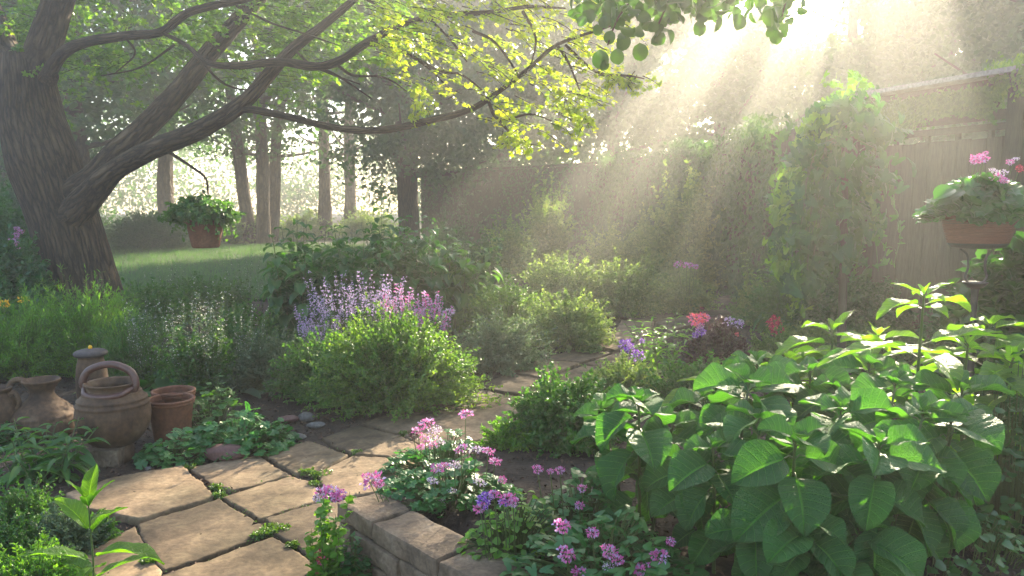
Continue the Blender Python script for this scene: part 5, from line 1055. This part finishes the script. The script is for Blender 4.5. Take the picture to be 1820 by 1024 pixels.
# jug
L1 = G(80, 775); L1[2] = 0; s = L1[1]/FPX; j = empty('handled_jug', L1, 0, 'wide-bellied clay jug with flared lip and a loop handle on its left', 'jug')
pr = sprof([(.5, 0), (38, 0), (50, 10), (55, 28), (52, 44), (40, 58), (26, 70), (20, 80), (21, 88), (28, 98), (32, 103), (31, 106), (27, 103), (16, 88), (15, 76), (30, 50), (30, 20), (.5, 8)], 8)
pr[:, 0] += 1.1*np.exp(-((pr[:, 1]-42)/1.6)**2)-.8*np.exp(-((pr[:, 1]-37)/1.6)**2); ge = Geo(); lathe(ge, pr*s, 64, wob=.008); ge.build('body', MT['oldclay'], j)
ge = Geo(); arch(ge, np.array([(-22, 0, 92), (-34, 0, 104), (-50, -2, 103), (-59, -3, 86), (-58, -3, 60), (-54, 0, 40), (-47, 0, 30)])*s, [5.5*s, 5*s, 5*s, 5.5*s, 6*s], 14); ge.build('handle', MT['oldclay'], j)
# dark pot, left edge
L2 = G(-2, 782); s = L2[1]/FPX; d_ = empty('dark_pot', L2, 0, 'dark shaded clay pot cut off by the left edge beside the jug', 'pot')
ge = Geo(); lathe(ge, sprof([(.5, 0), (24, 0), (34, 25), (36, 55), (27, 80), (22, 88), (27, 95), (24, 97), (18, 86), (25, 40), (.5, 20)], 7)*s, 48); ge.build('body', MT['oldclay'], d_)
ge = Geo(); arch(ge, np.array([(24, 0, 84), (36, 0, 88), (42, 0, 70), (34, 0, 52)])*s, [4*s, 4*s], 10); ge.build('handle', MT['oldclay'], d_)
# small terracotta pots
def tpot(cx, base, rtop, rbot, h, label, mat='clay', rim=12):
    L_ = G(cx, base); s = L_[1]/FPX; r = empty('terracotta_pot', L_, 0, label, 'pot')
    ge = Geo(); lathe(ge, np.array([(.5, 0), (rbot-2, 0), (rbot, 2), (rbot+(rtop-rbot)*.8, h-rim), (.5, h-rim-20), ])[:4]*s, 56, wob=.004)
    lathe(ge, np.array([(rtop-3, h-rim-1), (rtop-6, h*.5), (rbot-5, 8), (.5, 7)])*s, 56); ge.build('body', MT[mat], r)
    ge = Geo(); lathe(ge, sprof([(rtop-5, h-rim-2), (rtop+.5, h-rim), (rtop+1.5, h-rim+4), (rtop+1, h-4), (rtop+2.5, h-1.5), (rtop+1, h+1), (rtop-3, h), (rtop-4, h-rim)], 4)*s, 56); ge.build('rim', MT[mat], r)
    soil_disc(r, (rtop-7)*s, h*.62*s); return r
tpot(307, 788, 40, 30, 84, 'small plain terracotta pot with rolled rim right of the round urn', rim=9)
tpot(312, 770, 36, 27, 80, 'second terracotta pot peeping out behind the small plain one', rim=9)
# lidded clay pillar pot behind the urn
L3 = G(168, 745); s = L3[1]/FPX; v = empty('lidded_jar', L3, 0, 'narrow clay jar with flat dark lid standing behind the round urn', 'jar')
ge = Geo(); lathe(ge, sprof([(.5, 0), (18, 0), (24, 20), (27, 60), (25, 95), (21, 112), (20, 118), (.5, 118)], 7)*s, 48); ge.build('body', MT['oldclay'], v)
ge = Geo(); lathe(ge, sprof([(.5, 116), (22, 117), (27, 119), (28, 123), (24, 127), (10, 130), (.5, 131)], 5)*s, 48); lidm = surfmat('slate lid', [(.04, .03, .028), (.09, .07, .062)], 12, .7, .3); lid = ge.build('lid', lidm, v)
ge = Geo(); lathe(ge, sprof([(.5, 130), (2.6, 130), (3.4, 133), (2.2, 136), (.3, 137)], 5)*s, 20); ge.build('knob', MT['yellow'], lid)
# stones
def stone(name, cx, base, w, h, mat, label, group=None, yaw=0, dpt=.6):
    L_ = G(cx, base); s = L_[1]/FPX; ge = Geo(); blobgeo(ge, (0, 0, h*s*.42), w*s/2, 18, .10, (1, dpt, h/w*.95)); o = ge.build(name, MT[mat]); o.location = L_; o.rotation_euler = (0, 0, yaw); tag(o, label, 'stone', group); return o
stone('river_stone', 401, 818, 80, 32, 'pebble', 'long smooth red-brown stone lying on the edge of the path', dpt=.55, yaw=.12)
SG = 'grey stones on the mulch by the path'
stone('grey_stone', 545, 748, 36, 17, 'greystone', 'flat pale stone, upper of the pair on the mulch beside the path', SG); stone('grey_stone', 562, 762, 32, 15, 'greystone', 'rounded pale stone, lower of the pair on the mulch beside the path', SG)
stone('grey_stone', 513, 752, 36, 16, 'pebble', 'brownish stone left of the pale pair on the mulch', SG); stone('grey_stone', 528, 782, 34, 13, 'greystone', 'dark flat stone between scalloped leaves and the first slab', SG)
stone('grey_stone', 623, 720, 14, 9, 'greystone', 'tiny pale stone on the mulch under the green-gold mound', SG); stone('grey_stone', 264, 836, 14, 8, 'greystone', 'pebble on the mulch in front of the urn', SG)
stone('grey_stone', 1512, 568, 24, 18, 'greystone', 'pale round stone in the shady bed near the fence'); stone('flat_stone', 1362, 640, 60, 12, 'greystone', 'flat grey stone slab behind the basil near the crimson flower', dpt=1.2)
# ---- hanging terracotta pot
hp = P(366, 440, 6.95); hr = empty('hanging_pot', hp, 0, 'terracotta pot of trailing greenery hanging from a twig of the big tree', 'hanging pot'); s = 6.95/FPX
ge = Geo(); lathe(ge, np.array([(.5, 0), (22, 0), (23.5, 2), (32, 44)])*s, 48); lathe(ge, np.array([(31, 42), (20, 8), (.5, 6)])*s, 48); ge.build('pot', MT['clay'], hr)
ge = Geo(); lathe(ge, sprof([(30, 41), (34, 42), (36, 47), (36, 53), (34, 55), (30, 53)], 4)*s, 48); ge.build('rim', MT['clay'], hr); soil_disc(hr, 31*s, 48*s)
lf, st, tip = mound(300, 16, 60*s, 36*s, 'ovate', .05, .25, up=.1); 
for q in (lf, st):
    for v_ in q.v: v_[:, 2] += 46*s
for k in range(16):
    a = RG.uniform(0, 6.28); n = 14; t = np.linspace(0, 1, n); p = np.stack([np.cos(a)*(30+26*t)*s, np.sin(a)*(30+26*t)*s, (52+14*t-46*t**2*RG.uniform(.5, 1.1))*s], -1); leaves(lf, 'ovate', p, rnd(n)*.6+[0, 0, -.5], rnd(n)*.5+[0, -.4, 1], .042)
lf.build('foliage', MT['herb'], hr)
ge = Geo(); arch(ge, np.array([(0, 0, 50), (3, 0, 75), (-1, 0, 98), (4, 0, 130)])*s, [.004, .0035, .003], 6, 5); arch(ge, np.array([(-30, 0, 52), (-14, 0, 78), (-1, 0, 98)])*s, [.002, .002], 5, 4); arch(ge, np.array([(30, 0, 52), (14, 0, 78), (-1, 0, 98)])*s, [.002, .002], 5, 4); ge.build('hanger', MT['twig'], hr)
lf = Geo(); c = np.repeat(np.array([[0, 0, 88*s], [1*s, 0, 72*s]]), 9, 0)+rnd(18)*.025; leaves(lf, 'ovate', c, rnd(18)+[0, 0, .3], rnd(18)+[0, 0, 1], .05); lf.build('vine_leaves', MT['dark_leaf'], hr)
# ---- oval basket on a metal stand
D = 3.55; s = D/FPX; bp_ = P(1738, 437, D); bz = bp_[2]
bs = empty('flower_basket', bp_, 0, 'oval red-brown woven planter full of pink geraniums on a metal stand', 'planter')
def ovalprof(ge, prof, mat=0, rings=0):
    lathe(ge, prof, 72, 1, .62, mat)
z_ = np.linspace(4, 58, 60); rr = np.interp(z_, [4, 25, 58], [52, 59, 68])+.9*np.abs(np.sin(z_*.72))
wk = surfmat('woven rust band', [(.09, .028, .016), (.17, .055, .03), (.24, .09, .05)], 12, .6, .4, stretch=(1, 1, 8), fine=60)
ge = Geo(); ovalprof(ge, np.stack([rr, z_], -1)*s); ge.build('basket', wk, bs)
ge = Geo(); ovalprof(ge, sprof([(67, 56), (71, 57), (72, 61), (70, 64), (66, 62), (64, 40)], 4)*s); arch(ge, np.array([(-66, -18, 62), (-74, -20, 74), (-70, -18, 80), (-62, -14, 72)])*s, [.004, .004], 6, 5); ge.build('rim', MT['metal'], bs)
ge = Geo(); ovalprof(ge, sprof([(.5, -4), (40, -4), (50, 1), (53, 6), (50, 8)], 4)*s); ge.build('base_tray', MT['metal'], bs); soil_disc(bs, 62*s, 50*s, 1, .62)
lf = Geo(); st = Geo(); n = 260; a = RG.uniform(0, 6.28, n); r = np.sqrt(RG.random(n)); x = 100*r*np.cos(a)*s; y = 70*r*np.sin(a)*s; z = (62+60*(1-r**1.6)*RG.uniform(.5, 1.1, n)-14*r**4)*s
leaves(lf, 'ger', np.stack([x, y, z], -1), np.stack([x, y, 0*x], -1)*6+rnd(n)*.5, np.stack([x, y, 0*x], -1)*3+rnd(n)*.3+[0, -.25, 1], RG.uniform(.6, 1.2, n)*.095)
tubes(st, np.stack([np.stack([x*.4, y*.4, 0*z+50*s], -1), np.stack([x*.8, y*.8, z*.95], -1), np.stack([x, y, z], -1)], 1), .002, 4)
big = [(-88, 100, -8, -10, .10), (-80, 88, -30, -30, .09), (-66, 98, -10, 5, .10), (88, 90, 10, -20, .10)]
for (bx, bzz, e1, e2, L_) in big: leaves(lf, 'lin', [np.array([bx*.72, -30, bzz])*s], [[np.sign(bx), -.2, -.15]], [[0, -.6, 1]], L_)
hd = [(1738, 283, 'pinkumbel', 1.1), (1746, 280, 'pinkumbel', 1.0), (1732, 286, 'pinkball', .8), (1752, 272, 'pinkball', .5), (1774, 318, 'pinkumbel', 1.1), (1782, 308, 'pale', 1.0), (1795, 288, 'pinkball', .7), (1803, 285, 'pale', .8), (1765, 303, 'pale', .7), (1812, 300, 'crimson', .3), (1786, 322, 'pinkball', .7)]
for (hx, hy, k_, s2) in hd:
    q = P(hx, hy, D-.06)-bp_; tubes(st, np.array([[[q[0]*.7, 0, 50*s], [q[0]*.95, q[1]*.6, q[2]*.8], q]]), .0018, 4); head(bs, k_, q, s2)
lf.build('foliage', MT['dark_leaf'], bs); st.build('stem', MT['stem'], bs)
sb = np.array([bp_[0], D, .0]); sd = empty('metal_stand', sb, 0, 'dark wrought metal stand with a small bowl carrying the flower basket', 'stand'); top = bz-.012
ge = Geo()
for sg in (-1, 1): 
    ge = Geo(); arch(ge, [np.array([sg*30*s, 0, top]), np.array([sg*18*s, 0, top-12*s]), np.array([sg*15*s, 0, top-34*s]), np.array([sg*19*s, 0, top-52*s]), np.array([sg*8*s, 0, top-66*s])], [.006, .0055, .005], 8, 6); ge.build('scroll_leg', MT['metal'], sd)
ge = Geo(); lathe(ge, np.array([(0.5, top/s-72), (12, top/s-70), (20, top/s-62), (21, top/s-60), (19, top/s-61), (10, top/s-66), (.5, top/s-68)])*s, 28); ge.build('bowl', MT['metal'], sd)
ge = Geo(); lathe(ge, np.array([(8, top/s-71), (6, top/s-78), (5, top/s-120), (7, top/s-200), (14, 22), (22, 6), (24, 0)])*s, 20); ge.build('pole', MT['metal'], sd)
# small white stool glimpsed in the mist
wc = G(1188, 470); w_ = empty('white_stool', wc, .5, 'small white painted stool half lost in the misty far bed', 'stool'); s = wc[1]/FPX; h = P(1188, 420, wc[1])[2]
ge = Geo(); boxy(ge, ((0, 0, h), (1, 0, 0), (0, 1, 0), (0, 0, 1)), (.26, .24, .03), .004, .001); ge.build('seat', MT['white_paint'], w_)
for a in (-1, 1):
    for b in (-1, 1): ge = Geo(); boxy(ge, ((a*.11, b*.1, h/2), (1, 0, 0), (0, 1, 0), (0, 0, 1)), (.025, .025, h-.03), .003, .0005); ge.build('leg', MT['white_paint'], w_)
# ------------------------------------------------------------------ morning haze
bm = Geo(); boxy(bm, ((0, 14, 5.65), (1, 0, 0), (0, 1, 0), (0, 0, 1)), (124, 96, 13.4), .0, .0, nseg=(1, 1, 1))
m, nt, N, L = newmat('haze'); o_ = N('ShaderNodeOutputMaterial'); pv = N('ShaderNodeVolumePrincipled')
pv.inputs['Color'].default_value = (.985, .965, .92, 1); pv.inputs['Density'].default_value = HAZE; pv.inputs['Anisotropy'].default_value = .68
L(pv.outputs[0], o_.inputs['Volume'])
hz = bm.build('haze', m, smooth=False); tag(hz, 'pale morning mist hanging through the whole garden', 'haze', kind='stuff')
